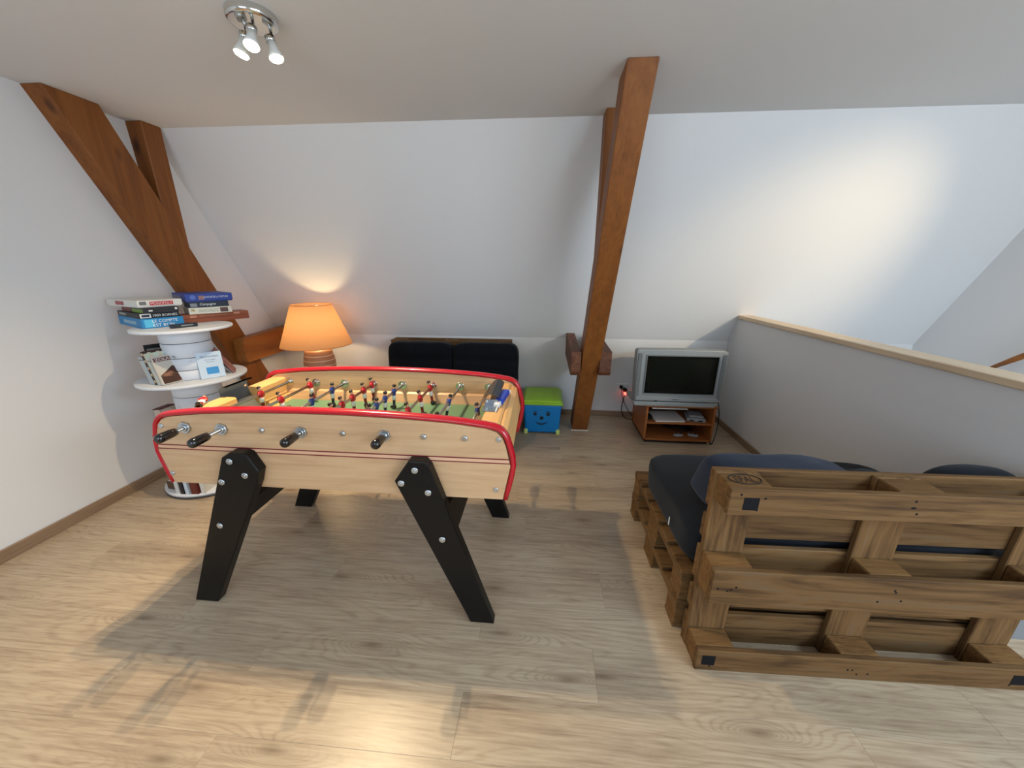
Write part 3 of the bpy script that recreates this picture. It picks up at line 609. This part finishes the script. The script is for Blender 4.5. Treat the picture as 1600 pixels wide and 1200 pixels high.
# ------------------------------------------------------------------ television and its stand
st = thing('tv_stand', 'low cherry wood television stand with open shelves', 'tv stand', (1.20, 3.05, 0))
so = Vector((1.20, 3.05, 0))
for x in (0.915, 1.477): MB().prism([(3.05, 0.03), (3.05, 0.345), (3.50, 0.345), (3.50, 0.03)], 'x', x, x+0.018, 0, 0.002).build('side_panel', M['cherry'], st, so)
MB().box((0.905, 3.04, 0.345), (1.505, 3.51, 0.363), 0, 0.003).build('top_board', M['cherry'], st, so)
MB().box((0.933, 3.055, 0.185), (1.477, 3.49, 0.20), 0, 0.002).build('shelf', M['cherry'], st, so)
MB().box((0.915, 3.05, 0.03), (1.495, 3.50, 0.048), 0, 0.002).build('bottom_board', M['cherry'], st, so)
MB().box((0.933, 3.48, 0.048), (1.477, 3.49, 0.345)).build('back_board', colmat('dark_back', 60, 34, 18), st, so)
MB().box((0.935, 3.08, 0), (1.475, 3.48, 0.03)).build('plinth', M['dark'], st, so)
tv = thing('television', 'silver tube television standing on the cherry wood stand', 'television', (1.135, 3.03, 0.363)); to = Vector((1.135, 3.03, 0.363))
fr = MB(); X0, X1, Z0, Z1 = 0.781, 1.506, 0.405, 0.85
fr.prism([(X0+0.012, Z0), (X1-0.004, Z0), (X1, Z1-0.02), (X1-0.02, Z1-0.006), (1.13, Z1), (X0+0.012, Z1-0.004), (X0, Z1-0.02)], 'y', 3.035, 3.12, 0, 0.006)
fr.build('frame', M['tv'], tv, to)
sc = MB(); n = 10
V = [[sc.bm.verts.new((0.868+0.566*i/n, 3.031-0.005*(1-(2*i/n-1)**2)*(1-0.5*(2*j/n-1)**2), 0.476+0.32*j/n)) for j in range(n+1)] for i in range(n+1)]
for i in range(n):
    for j in range(n):
        f = sc.bm.faces.new((V[i][j], V[i+1][j], V[i+1][j+1], V[i][j+1])); f.smooth = True
bmesh.ops.solidify(sc.bm, geom=sc.bm.faces[:], thickness=-0.004)
sc.build('screen', M['screen'], tv, to)
sr = MB()
for a, b in (((0.860, 0.468), (0.868, 0.804)), ((1.434, 0.468), (1.442, 0.804)), ((0.868, 0.796), (1.434, 0.804)), ((0.868, 0.468), (1.434, 0.476))): sr.box((a[0], 3.026, a[1]), (b[0], 3.037, b[1]))
sr.build('screen_rim', M['tv_back'], tv, to)
MB().box((0.793, 3.027, 0.43), (0.826, 3.04, 0.815), 0, 0.003).build('speaker_grille', M['tv_dark'], tv, to)
MB().box((1.462, 3.027, 0.43), (1.492, 3.04, 0.815), 0, 0.003).build('speaker_grille', M['tv_dark'], tv, to)
MB().hexa([(0.79, 3.115, 0.40), (1.485, 3.115, 0.40), (1.485, 3.115, 0.842), (0.79, 3.115, 0.842)], [(0.92, 3.50, 0.41), (1.37, 3.50, 0.41), (1.34, 3.50, 0.76), (0.95, 3.50, 0.76)], 0, 0.02).build('back_housing', M['tv_back'], tv, to)
MB().prism([(0.80, 0.364), (1.455, 0.364), (1.485, 0.402), (0.785, 0.402)], 'y', 3.015, 3.30, 0, 0.006).build('base', M['tv'], tv, to)
MB().box((0.80, 3.012, 0.41), (1.47, 3.034, 0.448), 0, 0.006).build('control_strip', M['tv'], tv, to)
MB().box((1.105, 3.009, 0.426), (1.155, 3.013, 0.434), 0, 0.001).build('badge', M['chrome'], tv, to); MB().box((0.955, 3.009, 0.412), (0.98, 3.013, 0.417)).build('sensor', M['black_gloss'], tv, to)
# things in the stand
nb = thing('notebook', 'white covered notebook lying on the middle shelf of the television stand', 'notebook', (1.13, 3.18, 0.2005), (0, 0, 0.05))
MB().box((-0.125, -0.11, 0), (0.125, 0.12, 0.012), 0, 0.001).build('pages', M['paper'], nb); MB().box((-0.13, -0.115, 0.012), (0.13, 0.125, 0.015), 0, 0.001).build('cover', colmat('pale_cover', 206, 196, 190), nb)
gc = thing('game_console', 'grey box with two slots on the middle shelf beside the white notebook', 'console', (1.375, 3.17, 0.2005), (0, 0, -0.2))
MB().box((-0.075, -0.08, 0), (0.075, 0.09, 0.03), 0, 0.004).build('body', colmat('console_grey', 150, 150, 152), gc); MB().box((-0.055, -0.05, 0.03), (0.06, 0.08, 0.045), 0, 0.004).build('lid', colmat('console_grey', 150, 150, 152), gc)
for x in (-0.035, 0.035): MB().box((x-0.018, -0.0815, 0.006), (x+0.018, -0.078, 0.018)).build('slot', M['dark'], gc)
bx = thing('power_adapter', 'small black power adapter at the left of the middle shelf', 'adapter', (0.968, 3.14, 0.2005)); MB().box((-0.025, -0.03, 0), (0.025, 0.03, 0.035), 0, 0.005).build('body', M['black'], bx); MB().tube([(0, 0.03, 0.015), (0.01, 0.08, 0.006), (0.0, 0.2, 0.005)], 0.003, 6).build('lead', M['black'], bx)
pp = tag(MB().box((0.97, 3.075, 0.318), (1.27, 3.28, 0.326), 0, 0.001).build('paper_tray', M['paper']), 'pale flat tray hanging right under the top of the television stand', 'tray')
MB().box((0.97, 3.40, 0.326), (1.27, 3.45, 0.3445)).build('bracket', M['paper'], pp)
MB().box((0.97, 3.25, 0.3255), (1.27, 3.28, 0.3445)).build('bracket', M['paper'], pp)
cb = MB(); r4 = random.Random(4)
for k in range(4):
    pts = [(1.16+0.24*(0.5+0.5*math.sin(i*0.9+k))+r4.uniform(-.015, .015), 3.27+0.06*math.cos(i*1.1+k*1.7)+0.015*k, 0.054+0.005*k+0.006*(i % 3)) for i in range(10)]
    cb.tube(smooth_curve(pts, 3), 0.0035, 6)
tag(cb.build('cable_bundle', M['black']), 'tangle of black cables on the bottom shelf of the television stand', 'cables')
for i, x in enumerate((1.235, 1.365)):
    ct = thing('game_controller', ('left' if i == 0 else 'right') + ' of two small grey game controllers among the cables on the bottom shelf', 'controller', (x, 3.115+0.01*i, 0.048), (0, 0, 0.2-0.5*i), 'game controllers')
    MB().soft((0.085, 0.05, 0.024), 3, 8).move(Matrix.Translation((0, 0, 0.013))).build('body', colmat('console_grey', 150, 150, 152), ct); MB().disc((-0.02, 0, 0.023), (0, 0, 1), 0.008, 0.006).build('stick', M['black'], ct); MB().disc((0.02, 0, 0.023), (0, 0, 1), 0.008, 0.006).build('stick', M['black'], ct)
# wall socket, plugs and leads
ws = thing('wall_socket', 'white double wall socket left of the television', 'socket', (0.83, YW, 0.315)); MB().box((-0.06, -0.012, -0.045), (0.06, 0, 0.045), 0, 0.003).build('plate', M['white'], ws)
pc = thing('power_cable', 'black plug and lead with a glowing red switch in the wall socket', 'cable', (0.855, YW-0.012, 0.30))
MB().tube([(0, 0, 0), (0, -0.03, 0), (0, -0.04, -0.005)], [0.022, 0.022, 0.014], 12).build('plug', M['black'], pc); MB().box((-0.010, -0.046, -0.045), (0.010, -0.025, -0.018), 0, 0.003).build('switch', M['red_led'], pc)
MB().tube(smooth_curve([(0, -0.035, -0.03), (-0.02, -0.05, -0.12), (-0.025, -0.06, -0.22), (0.02, -0.07, -0.285), (0.10, -0.08, -0.296), (0.16, -0.12, -0.296)], 5), 0.004, 6).build('lead', M['black'], pc)
pc2 = thing('power_cable', 'plain black plug and thin lead at the top of the wall socket', 'cable', (0.815, YW-0.012, 0.33))
MB().tube([(0, 0, 0), (0, -0.03, 0), (0, -0.04, 0)], [0.018, 0.018, 0.01], 12).build('plug', M['black'], pc2); MB().tube(smooth_curve([(0, -0.035, 0), (0.01, -0.05, -0.09), (0.06, -0.05, -0.20), (0.13, -0.06, -0.30), (0.19, -0.09, -0.327)], 5), 0.003, 6).build('lead', M['black'], pc2)
tag(MB().tube(smooth_curve([(1.46, 3.26, 0.55), (1.50, 3.24, 0.50), (1.55, 3.16, 0.36), (1.56, 3.12, 0.20), (1.53, 3.08, 0.05), (1.505, 3.07, 0.0045), (1.53, 3.2, 0.0045), (1.58, 3.36, 0.0045)], 5), 0.004, 6).build('television_lead', M['black']), 'black lead hanging down the right side of the television to the floor', 'cable')

# ------------------------------------------------------------------ table lamp on a small stool
LX, LY = -2.08, 3.2
tl = thing('table_lamp', 'lit table lamp with orange cone shade and banded round ceramic base', 'lamp', (LX, LY, 0.4255))
prof = [(0.085, 0.0)]; mis = []
zs = [0.0, 0.04, 0.046, 0.086, 0.092, 0.135, 0.141, 0.185, 0.191, 0.232, 0.238, 0.275, 0.281, 0.315, 0.335]
R = lambda z: 0.085 + 0.055*math.sin(min(1, z/0.30)*PI*0.80)**0.9 if z > 0 else 0.085
prof = [(max(0.05, R(z) - (0.004 if i % 2 == 0 and i else 0)) if z < 0.32 else 0.055, z) for i, z in enumerate(zs)]; mis = [1 if (i % 2 == 1 and i < 12) else 0 for i in range(len(zs)-1)]
MB().lathe(prof, seg=40, mis=mis).build('base', [M['ceramic'], M['ceramic_line']], tl)
MB().lathe([(0.02, 0.33), (0.02, 0.475)], seg=16).build('neck', M['chrome'], tl)
MB().ball((0, 0, 0.5045), 0.024, 0, (1, 1, 1.2), 14).build('bulb', M['lamp_bulb'], tl)
sh = MB(); seg = 48; a = []; 
for r, z in ((0.302, 0.375), (0.170, 0.735), (0.1675, 0.735), (0.2995, 0.375)): a.append([sh.bm.verts.new((r*math.cos(2*PI*j/seg), r*math.sin(2*PI*j/seg), z)) for j in range(seg)])
for k in range(4):
    for j in range(seg):
        f = sh.bm.faces.new((a[k][j], a[k][(j+1) % seg], a[(k+1) % 4][(j+1) % seg], a[(k+1) % 4][j])); f.smooth = k in (0, 2)
for k, (r, z) in enumerate(()): pass
# single sided cloth: keep only the outer skin
bmesh.ops.delete(sh.bm, geom=[f for f in sh.bm.faces if all(v in a[2]+a[3] for v in f.verts)], context='FACES')
bmesh.ops.delete(sh.bm, geom=[f for f in sh.bm.faces if not all(v in a[0]+a[1] for v in f.verts)], context='FACES')
sh.build('shade', M['shade'], tl)
for r, z in ((0.302, 0.375), (0.170, 0.735)): MB().tube([(r*math.cos(2*PI*j/40), r*math.sin(2*PI*j/40), z) for j in range(41)], 0.0028, 6, cap=False).build('shade_rim', colmat('rim_orange', 214, 140, 80), tl)
MB().tube([(-0.164, 0, 0.73), (0.164, 0, 0.73)], 0.002, 6).tube([(0, 0, 0.52), (0, 0, 0.73)], 0.002, 6).build('shade_carrier', M['chrome'], tl)
sl = thing('side_stool', 'small round wooden stool under the orange table lamp, behind the foosball table', 'stool', (LX, LY, 0))
MB().lathe([(0.15, 0.40), (0.16, 0.405), (0.16, 0.42), (0.155, 0.425)], seg=32).build('seat', M['cherry'], sl)
for k in range(3):
    an = 2*PI*k/3+0.4; MB().tube([(0.15*math.cos(an), 0.15*math.sin(an), 0), (0.10*math.cos(an), 0.10*math.sin(an), 0.402)], 0.014, 10).build('leg', M['cherry'], sl)

# ------------------------------------------------------------------ ceiling spot lamp
cl = thing('ceiling_spot_lamp', 'round chrome ceiling lamp with three lit spot bulbs', 'ceiling lamp', (-1.172, 1.712, ZC)); co = Vector((-1.172, 1.712, ZC))
MB().lathe([(0.088, 0.0), (0.09, -0.004), (0.09, -0.024), (0.086, -0.030), (0.078, -0.032)], seg=40).build('plate', M['chrome'], cl)
for b, tgt in zip(BULBS, [(-1.33, 1.62, 1.9), (-1.12, 1.5, 1.9), (-1.02, 1.72, 1.9)]):
    d = (Vector(tgt)-Vector(b)).normalized(); up_ = Vector(b) - d*0.075
    arm = MB().tube([(up_.x, up_.y+0.012, ZC-0.03), (up_.x, up_.y+0.012, up_.z+0.01), (up_.x, up_.y, up_.z)], 0.006, 8).build('arm', M['chrome'], cl, co)
    MB().tube([up_ - d*0.004, up_ + d*0.018], [0.019, 0.019], 14).build('socket', M['chrome'], cl, co)
    bb = MB().tube([up_ + d*0.018, up_ + d*0.04, up_ + d*0.062, up_ + d*0.074], [0.0165, 0.017, 0.026, 0.0275], 18).build('bulb', M['bulb_body'], cl, co)
    MB().tube([up_ + d*0.0742, up_ + d*0.078], [0.026, 0.024], 18).build('bulb_face', M['bulb_face'], bb, co)
# second, out of view over the stair
c2 = dup(cl, (3.05, 1.30, ZC), (0, 0, 0.3), 'round chrome ceiling lamp over the stairwell, right of the view')

# stair handrail beyond the half wall
hr = thing('stair_handrail', 'brown wooden handrail on the far wall beyond the half wall', 'handrail', (XG-0.06, 2.9, 0.8)); ho = Vector((XG-0.06, 2.9, 0.8))
MB().tube([(XG-0.06, 2.99, 0.76), (XG-0.06, 2.85, 0.875), (XG-0.06, 2.4, 1.24), (XG-0.06, 1.9, 1.65)], [0.012, 0.02, 0.022, 0.022], 10).build('rail', M['beam_y'], hr, ho)
for y, z in ((2.7, 0.99), (2.1, 1.48)): MB().tube([(XG-0.06, y, z), (XG-0.03, y, z-0.04), (XG, y, z-0.04)], 0.006, 8).build('bracket', M['chrome'], hr, ho)

# ------------------------------------------------------------------ cable drum bookshelf
TIERS = [(-2.355, 2.20, 0.015, 0.035, 0.29), (-2.30, 2.16, 0.392, 0.41, 0.275), (-2.295, 2.16, 0.775, 0.793, 0.288), (-2.25, 2.13, 1.105, 1.122, 0.25)]
ds = thing('drum_bookshelf', 'white painted stacked cable drum bookshelf in the left corner', 'bookshelf', (-2.355, 2.20, 0)); do = Vector((-2.355, 2.20, 0))
for i, (x, y, z0, z1, r) in enumerate(TIERS):
    MB().lathe([(r-0.003, z0), (r, z0+0.003), (r, z1-0.003), (r-0.003, z1)], (x, y, 0), 56).build('shelf_disc', M['disc'], ds, do)
    if i < 3:
        x2, y2, za = TIERS[i+1][0], TIERS[i+1][1], TIERS[i+1][2]; rs = 0.132 if i != 2 else 0.128; zz = z1
        cuts = {0: [0.3, 0.62, 1], 1: [0.3, 0.72, 1], 2: [0.2, 0.45, 0.74, 1]}[i]
        for k, c in enumerate(cuts):
            zt = z1 + (za-z1)*c
            MB().lathe([(rs-0.003, zz+0.0015), (rs, zz+0.004), (rs, zt-0.004), (rs-0.003, zt-0.0015)], ((x+x2)/2, (y+y2)/2, 0), 40).build('drum_band', M['spool'], ds, do); zz = zt
        MB().lathe([(rs-0.006, z1), (rs-0.006, za)], ((x+x2)/2, (y+y2)/2, 0), 32).build('drum_core', M['dark'], ds, do)
MB().lathe([(0.287, 0.0), (0.291, 0.004), (0.291, 0.015)], (-2.355, 2.20, 0), 56).build('base_edge', M['rubber'], ds, do)

# board games.  local X = width along the front face, -Y = front, Z up
def game(label, loc, ang, wd, dp, h, mat, group, lid=None):
    a = math.radians(ang)
    g = thing('board_game', label, 'board game', loc, (0, 0, a), group)
    if lid:
        MB().box((0.004, 0.004, 0), (wd-0.004, dp-0.004, h*0.5)).build('tray', lid, g); MB().box((0, 0, h*0.12), (wd, dp, h), 0, 0.0015).build('lid', mat, g)
    else: MB().box((0, 0, 0), (wd, dp, h), 0, 0.0015).build('box', mat, g)
    return g
XD, ZD, YD = (1, 0, 0), (0, 0, 1), (0, -1, 0)
gl, gr = 'board games stacked on the left of the shelf top', 'board games stacked on the right of the shelf top'
z = 1.1225
g = game('sky blue board game lettered LE COMPTE EST BON at the bottom of its stack', (-2.36, 1.985, z), 64, 0.20, 0.40, 0.057, colmat('game_blue', 34, 132, 190), gl)
text('LE COMPTE', 'lettering', g, (0.11, 0, 0.040), XD, ZD, 0.12, 0.017, M['white']); text('EST BON', 'lettering', g, (0.10, 0, 0.016), XD, ZD, 0.10, 0.017, M['white'])
panel('picture', g, (0.035, 0, 0.028), XD, ZD, 0.045, 0.045, colmat('game_sky', 90, 190, 226)); panel('picture', g, (0, 0.2, 0.028), (0, -1, 0), ZD, 0.22, 0.02, colmat('game_sky2', 140, 176, 196))
z += 0.0575
g = game('black board game lettered 1000 BORNES above the sky blue box', (-2.374, 1.992, z), 64, 0.19, 0.37, 0.030, colmat('game_black', 22, 22, 24), gl)
text('1000 BORNES', 'lettering', g, (0.122, 0, 0.015), XD, ZD, 0.115, 0.014, M['white'])
panel('badge', g, (0.03, 0, 0.015), XD, ZD, 0.05, 0.024, M['white']); panel('badge_centre', g, (0.03, 0, 0.015), XD, ZD, 0.036, 0.014, colmat('badge_dark', 40, 40, 60), 0.0009); panel('badge', g, (0, 0.28, 0.016), YD, ZD, 0.12, 0.014, colmat('grey_print', 150, 150, 145))
z += 0.0305
g = game('thin black board game with a red and green side, second from the top', (-2.345, 2.005, z), 66, 0.165, 0.34, 0.033, colmat('game_black2', 34, 34, 40), gl)
panel('picture', g, (0, 0.10, 0.012), YD, ZD, 0.16, 0.022, colmat('game_green', 120, 150, 60)); panel('picture', g, (0, 0.265, 0.017), YD, ZD, 0.14, 0.03, colmat('game_maroon', 120, 56, 54)); panel('logo', g, (0.03, 0, 0.014), XD, ZD, 0.018, 0.007, M['white']); panel('logo', g, (0.152, 0, 0.02), XD, ZD, 0.012, 0.012, M['paper'])
z += 0.0335
g = game('long white board game lettered MONOPOLY on top of the left stack', (-2.371, 2.0, z), 70, 0.22, 0.385, 0.040, colmat('game_white', 226, 224, 216), gl, M['white'])
panel('red_bar', g, (0.115, 0, 0.021), XD, ZD, 0.115, 0.022, colmat('mono_red', 196, 20, 40)); text('MONOPOLY', 'lettering', g, (0.115, 0, 0.021), XD, ZD, 0.105, 0.016, M['white'], 0.001)
panel('picture', g, (0.026, 0, 0.024), XD, ZD, 0.032, 0.02, colmat('grey_print2', 110, 112, 116)); panel('red_bar', g, (0, 0.215, 0.021), YD, ZD, 0.105, 0.022, colmat('mono_red_dull', 168, 62, 74)); text('MONOPOLY', 'lettering', g, (0, 0.215, 0.021), YD, ZD, 0.095, 0.013, colmat('pale_pink', 216, 150, 150), 0.001)
z = 1.1225
g = game('long brown wooden game case at the bottom of the right stack', (-2.325, 2.205, z), 62, 0.385, 0.12, 0.055, M['case_wood'], gr)
MB().box((0.002, -0.0008, 0.026), (0.358, 0.0, 0.0275)).build('lid_seam', M['dark'], g); text('Backgammon', 'lettering', g, (0.18, 0, 0.041), XD, ZD, 0.16, 0.010, colmat('pale_brown', 200, 140, 112)); panel('clasp', g, (0.06, 0, 0.04), XD, ZD, 0.035, 0.012, colmat('pale_brown', 200, 140, 112)); panel('clasp', g, (0.31, 0, 0.045), XD, ZD, 0.035, 0.012, colmat('pale_brown', 200, 140, 112))
z += 0.0555
g = game('cream board game with pale green lettering above the brown wooden case', (-2.30, 2.24, z), 56, 0.235, 0.14, 0.042, colmat('game_cream', 222, 216, 198), gr)
text('FRANCS-MALICE', 'lettering', g, (0.105, 0, 0.02), XD, ZD, 0.105, 0.018, colmat('sage', 132, 156, 140)); panel('picture', g, (0.19, 0, 0.021), XD, ZD, 0.045, 0.03, colmat('print_dark', 92, 62, 60)); panel('logo', g, (0.022, 0, 0.026), XD, ZD, 0.02, 0.014, colmat('gold_print', 176, 160, 110))
z += 0.0425
g = game('dark navy board game with white script between the cream and bright blue boxes', (-2.295, 2.245, z), 56, 0.215, 0.13, 0.035, colmat('game_navy', 18, 34, 54), gr)
text('Campagne', 'lettering', g, (0.10, 0, 0.018), XD, ZD, 0.085, 0.02, M['white'], 0.0006, 0.3); panel('label', g, (0.025, 0, 0.016), XD, ZD, 0.035, 0.022, colmat('grey_label', 130, 134, 140))
z += 0.0355
g = game('bright blue board game lettered LA ROUE DE LA FORTUNE topping the right stack', (-2.30, 2.235, z), 58, 0.258, 0.30, 0.052, colmat('game_royal', 40, 66, 150), gr, colmat('game_royal2', 36, 56, 126))
text('LA ROUE DE LA FORTUNE', 'lettering', g, (0.165, 0, 0.030), XD, ZD, 0.135, 0.012, M['white']); panel('picture', g, (0.085, 0, 0.027), XD, ZD, 0.03, 0.026, colmat('roue_pic', 150, 112, 110)); panel('picture', g, (0.04, 0, 0.03), XD, ZD, 0.03, 0.03, colmat('roue_pic2', 86, 112, 190), pts=[(0.5*math.cos(2*PI*i/16), 0.5*math.sin(2*PI*i/16)) for i in range(16)])
panel('picture', g, (0, 0.2, 0.028), YD, ZD, 0.2, 0.022, colmat('roue_side', 110, 116, 140))
g = thing('card_case', 'small black card case in front of the brown wooden case on the shelf top', 'case', (-2.205, 2.01, 1.1225), (0, 0, math.radians(66)))
MB().box((0, 0, 0), (0.135, 0.03, 0.024), 0, 0.004).build('body', colmat('smoke', 40, 46, 56, 0.2), g); panel('label', g, (0.08, 0, 0.013), XD, ZD, 0.06, 0.007, colmat('grey_label', 130, 134, 140))

# books.  local X = thickness, Y = width from the spine, Z = height
def book(label, loc, ang, lean, t, wd, h, cover, group, pages=True, back_lean=0):
    b = thing('book', label, 'book', loc, (0, -math.radians(lean), math.radians(ang)), group)
    c = 0.0015
    mb = MB().box((0, 0, 0), (c, wd, h)).box((t-c, 0, 0), (t, wd, h)).box((0, 0, 0), (t, c, h)); mb.build('cover', cover, b)
    MB().box((c, c, 0.002), (t-c, wd-0.002, h-0.002)).build('pages', M['paper'], b)
    return b
gm = 'books leaning on the left of the middle shelf'
zt = 0.7935
bx0 = Vector((-2.362, 1.937, zt)); an = -12
def bpos(d): a_ = math.radians(an); return (bx0.x + d*math.cos(a_), bx0.y + d*math.sin(a_), zt)
cols = [('leftmost pale grey paperback leaning on the middle shelf', colmat('book_pale1', 206, 208, 200), 0.012, 0.17), ('pale paperback second from the left on the middle shelf', colmat('book_pale2', 196, 206, 210), 0.012, 0.172), ('pale blue white paperback third from the left on the middle shelf', colmat('book_pale3', 206, 216, 222), 0.012, 0.172),
        ('dark brown book with cream squares down its spine', colmat('book_brown', 66, 40, 34), 0.022, 0.205), ('tall pale green book right of the dark brown one', colmat('book_green', 206, 216, 196), 0.012, 0.195), ('thin white paperback beside the cover lettered ZOLA', colmat('book_white', 222, 224, 224), 0.012, 0.17)]
d = 0
for lb, mt_, t, h in cols:
    b = book(lb, bpos(d), an, 16, t, 0.10, h, mt_, gm); d += t/math.cos(math.radians(16))+0.0012
    if 'brown' in lb:
        for k in range(5): panel('spine_square', b, (t/2, 0, 0.02+k*0.042), XD, ZD, 0.013, 0.016, colmat('cream_square', 218, 200, 170))
        panel('cover_square', b, (t, 0.03, h-0.02), (0, 1, 0), ZD, 0.018, 0.02, colmat('cream_square', 218, 200, 170)); panel('cover_square', b, (t, 0.075, h-0.02), (0, 1, 0), ZD, 0.018, 0.02, colmat('cream_square', 218, 200, 170))
    elif 'pale' in lb or 'thin' in lb: panel('spine_mark', b, (t/2, 0, h-0.018), XD, ZD, 0.006, 0.008, M['ink'])
z_ = book('paperback with a brown street picture and ZOLA in white on its cover', bpos(d), an, 15, 0.014, 0.108, 0.17, colmat('zola_cover', 204, 198, 188), gm)
panel('title_bar', z_, (0.014, 0.055, 0.152), (0, 1, 0), ZD, 0.09, 0.024, colmat('title_brown', 120, 78, 66)); text('ZOLA', 'lettering', z_, (0.014, 0.055, 0.152), (0, 1, 0), ZD, 0.075, 0.016, M['white'], 0.001)
panel('cover_picture', z_, (0.014, 0.062, 0.052), (0, 1, 0), ZD, 0.098, 0.095, scuffed('street_print', rgb(70, 40, 28), rgb(150, 104, 78), 0.46), pts=[(-.5, -.5), (.5, -.5), (.5, .5), (.25, .55), (-.1, .3), (-.5, 0.05)]); panel('spine_mark', z_, (0.007, 0, 0.15), XD, ZD, 0.006, 0.008, M['ink'])
fb = thing('picture_frame', 'black edged frame standing behind the leaning books on the middle shelf', 'frame', (-2.452, 2.098, zt), (0, 0, math.radians(60)))
MB().box((-0.05, 0, 0), (0.05, 0.012, 0.215), 0, 0.002).build('frame', M['black'], fb); MB().box((-0.04, -0.0005, 0.01), (0.04, 0.002, 0.19)).build('picture', colmat('frame_grey', 120, 118, 116), fb)
gp = 'books on the right of the middle shelf'
b1 = book('pale blue white book with a blue picture facing out on the middle shelf', (-2.156, 2.067, zt), -40, 8, 0.012, 0.128, 0.165, colmat('book_ice', 206, 222, 236), gp)
text('Ma Grammaire', 'lettering', b1, (0.012, 0.066, 0.138), (0, 1, 0), ZD, 0.09, 0.013, colmat('ink_blue', 60, 74, 110)); text('Ouvrage', 'lettering', b1, (0.012, 0.066, 0.116), (0, 1, 0), ZD, 0.055, 0.009, colmat('ink_blue', 60, 74, 110)); text('illustre', 'lettering', b1, (0.012, 0.066, 0.104), (0, 1, 0), ZD, 0.04, 0.006, colmat('ink_blue', 60, 74, 110))
panel('cover_picture', b1, (0.012, 0.068, 0.047), (0, 1, 0), ZD, 0.062, 0.044, colmat('pic_blue', 60, 150, 214))
b2 = book('second pale book hidden just behind the pale blue white one', (-2.1668, 2.0760, zt), -40, 8, 0.012, 0.12, 0.16, colmat('book_pale4', 210, 216, 222), gp)
b3 = book('pinkish brown book leaning sideways at the right end of the middle shelf', (-2.075, 2.225, zt), 38, 29, 0.016, 0.10, 0.185, colmat('book_pink', 150, 96, 92), gp)
b4 = book('thin white book under the pinkish brown leaning one', (-2.093, 2.228, zt), 40, 33, 0.006, 0.11, 0.14, colmat('book_white', 222, 224, 224), gp)
# lower shelf, partly hidden by the table
gq = 'books on the lower shelf'
zl = 0.4105
b = book('cream book with a dark red edge showing just above the left end of the table', (-2.485, 2.015, zl), 0, 4, 0.05, 0.10, 0.185, colmat('book_cream', 196, 186, 170), gq); MB().box((-0.001, -0.001, 0.180), (0.051, 0.101, 0.187)).build('edge_band', colmat('dark_red', 84, 22, 30), b)
b = book('grey white book standing behind the cream book on the lower shelf', (-2.475, 2.195, zl), 30, 4, 0.03, 0.09, 0.225, colmat('book_grey', 176, 172, 166), gq)
# floor disc: books seen under the table
gf = 'books standing on the bottom disc'
zf = 0.0355
for lb, x, y, a_, t, wd, h, c in (('brown patterned book lying at the left of the bottom disc', -2.508, 1.972, -8, 0.10, 0.13, 0.06, colmat('book_dbrown', 88, 66, 50)), ('white book beside the brown patterned one on the bottom disc', -2.400, 1.925, -5, 0.03, 0.115, 0.19, colmat('book_white', 222, 224, 224)),
        ('dark spined book between the white ones on the bottom disc', -2.362, 1.922, 0, 0.025, 0.115, 0.18, colmat('book_dark', 44, 40, 44)), ('pale blue book on the bottom disc right of the dark spine', -2.33, 1.922, 0, 0.03, 0.115, 0.19, colmat('book_ice', 206, 222, 236)), ('dark red book at the right of the bottom disc', -2.29, 1.926, 5, 0.045, 0.115, 0.19, colmat('book_red', 110, 46, 40)), ('white paperback at the right end of the bottom disc', -2.236, 1.942, 8, 0.025, 0.11, 0.18, colmat('book_white2', 226, 222, 214))):
    book(lb, (x, y, zf), a_, 0, t, wd, h, c, gf)
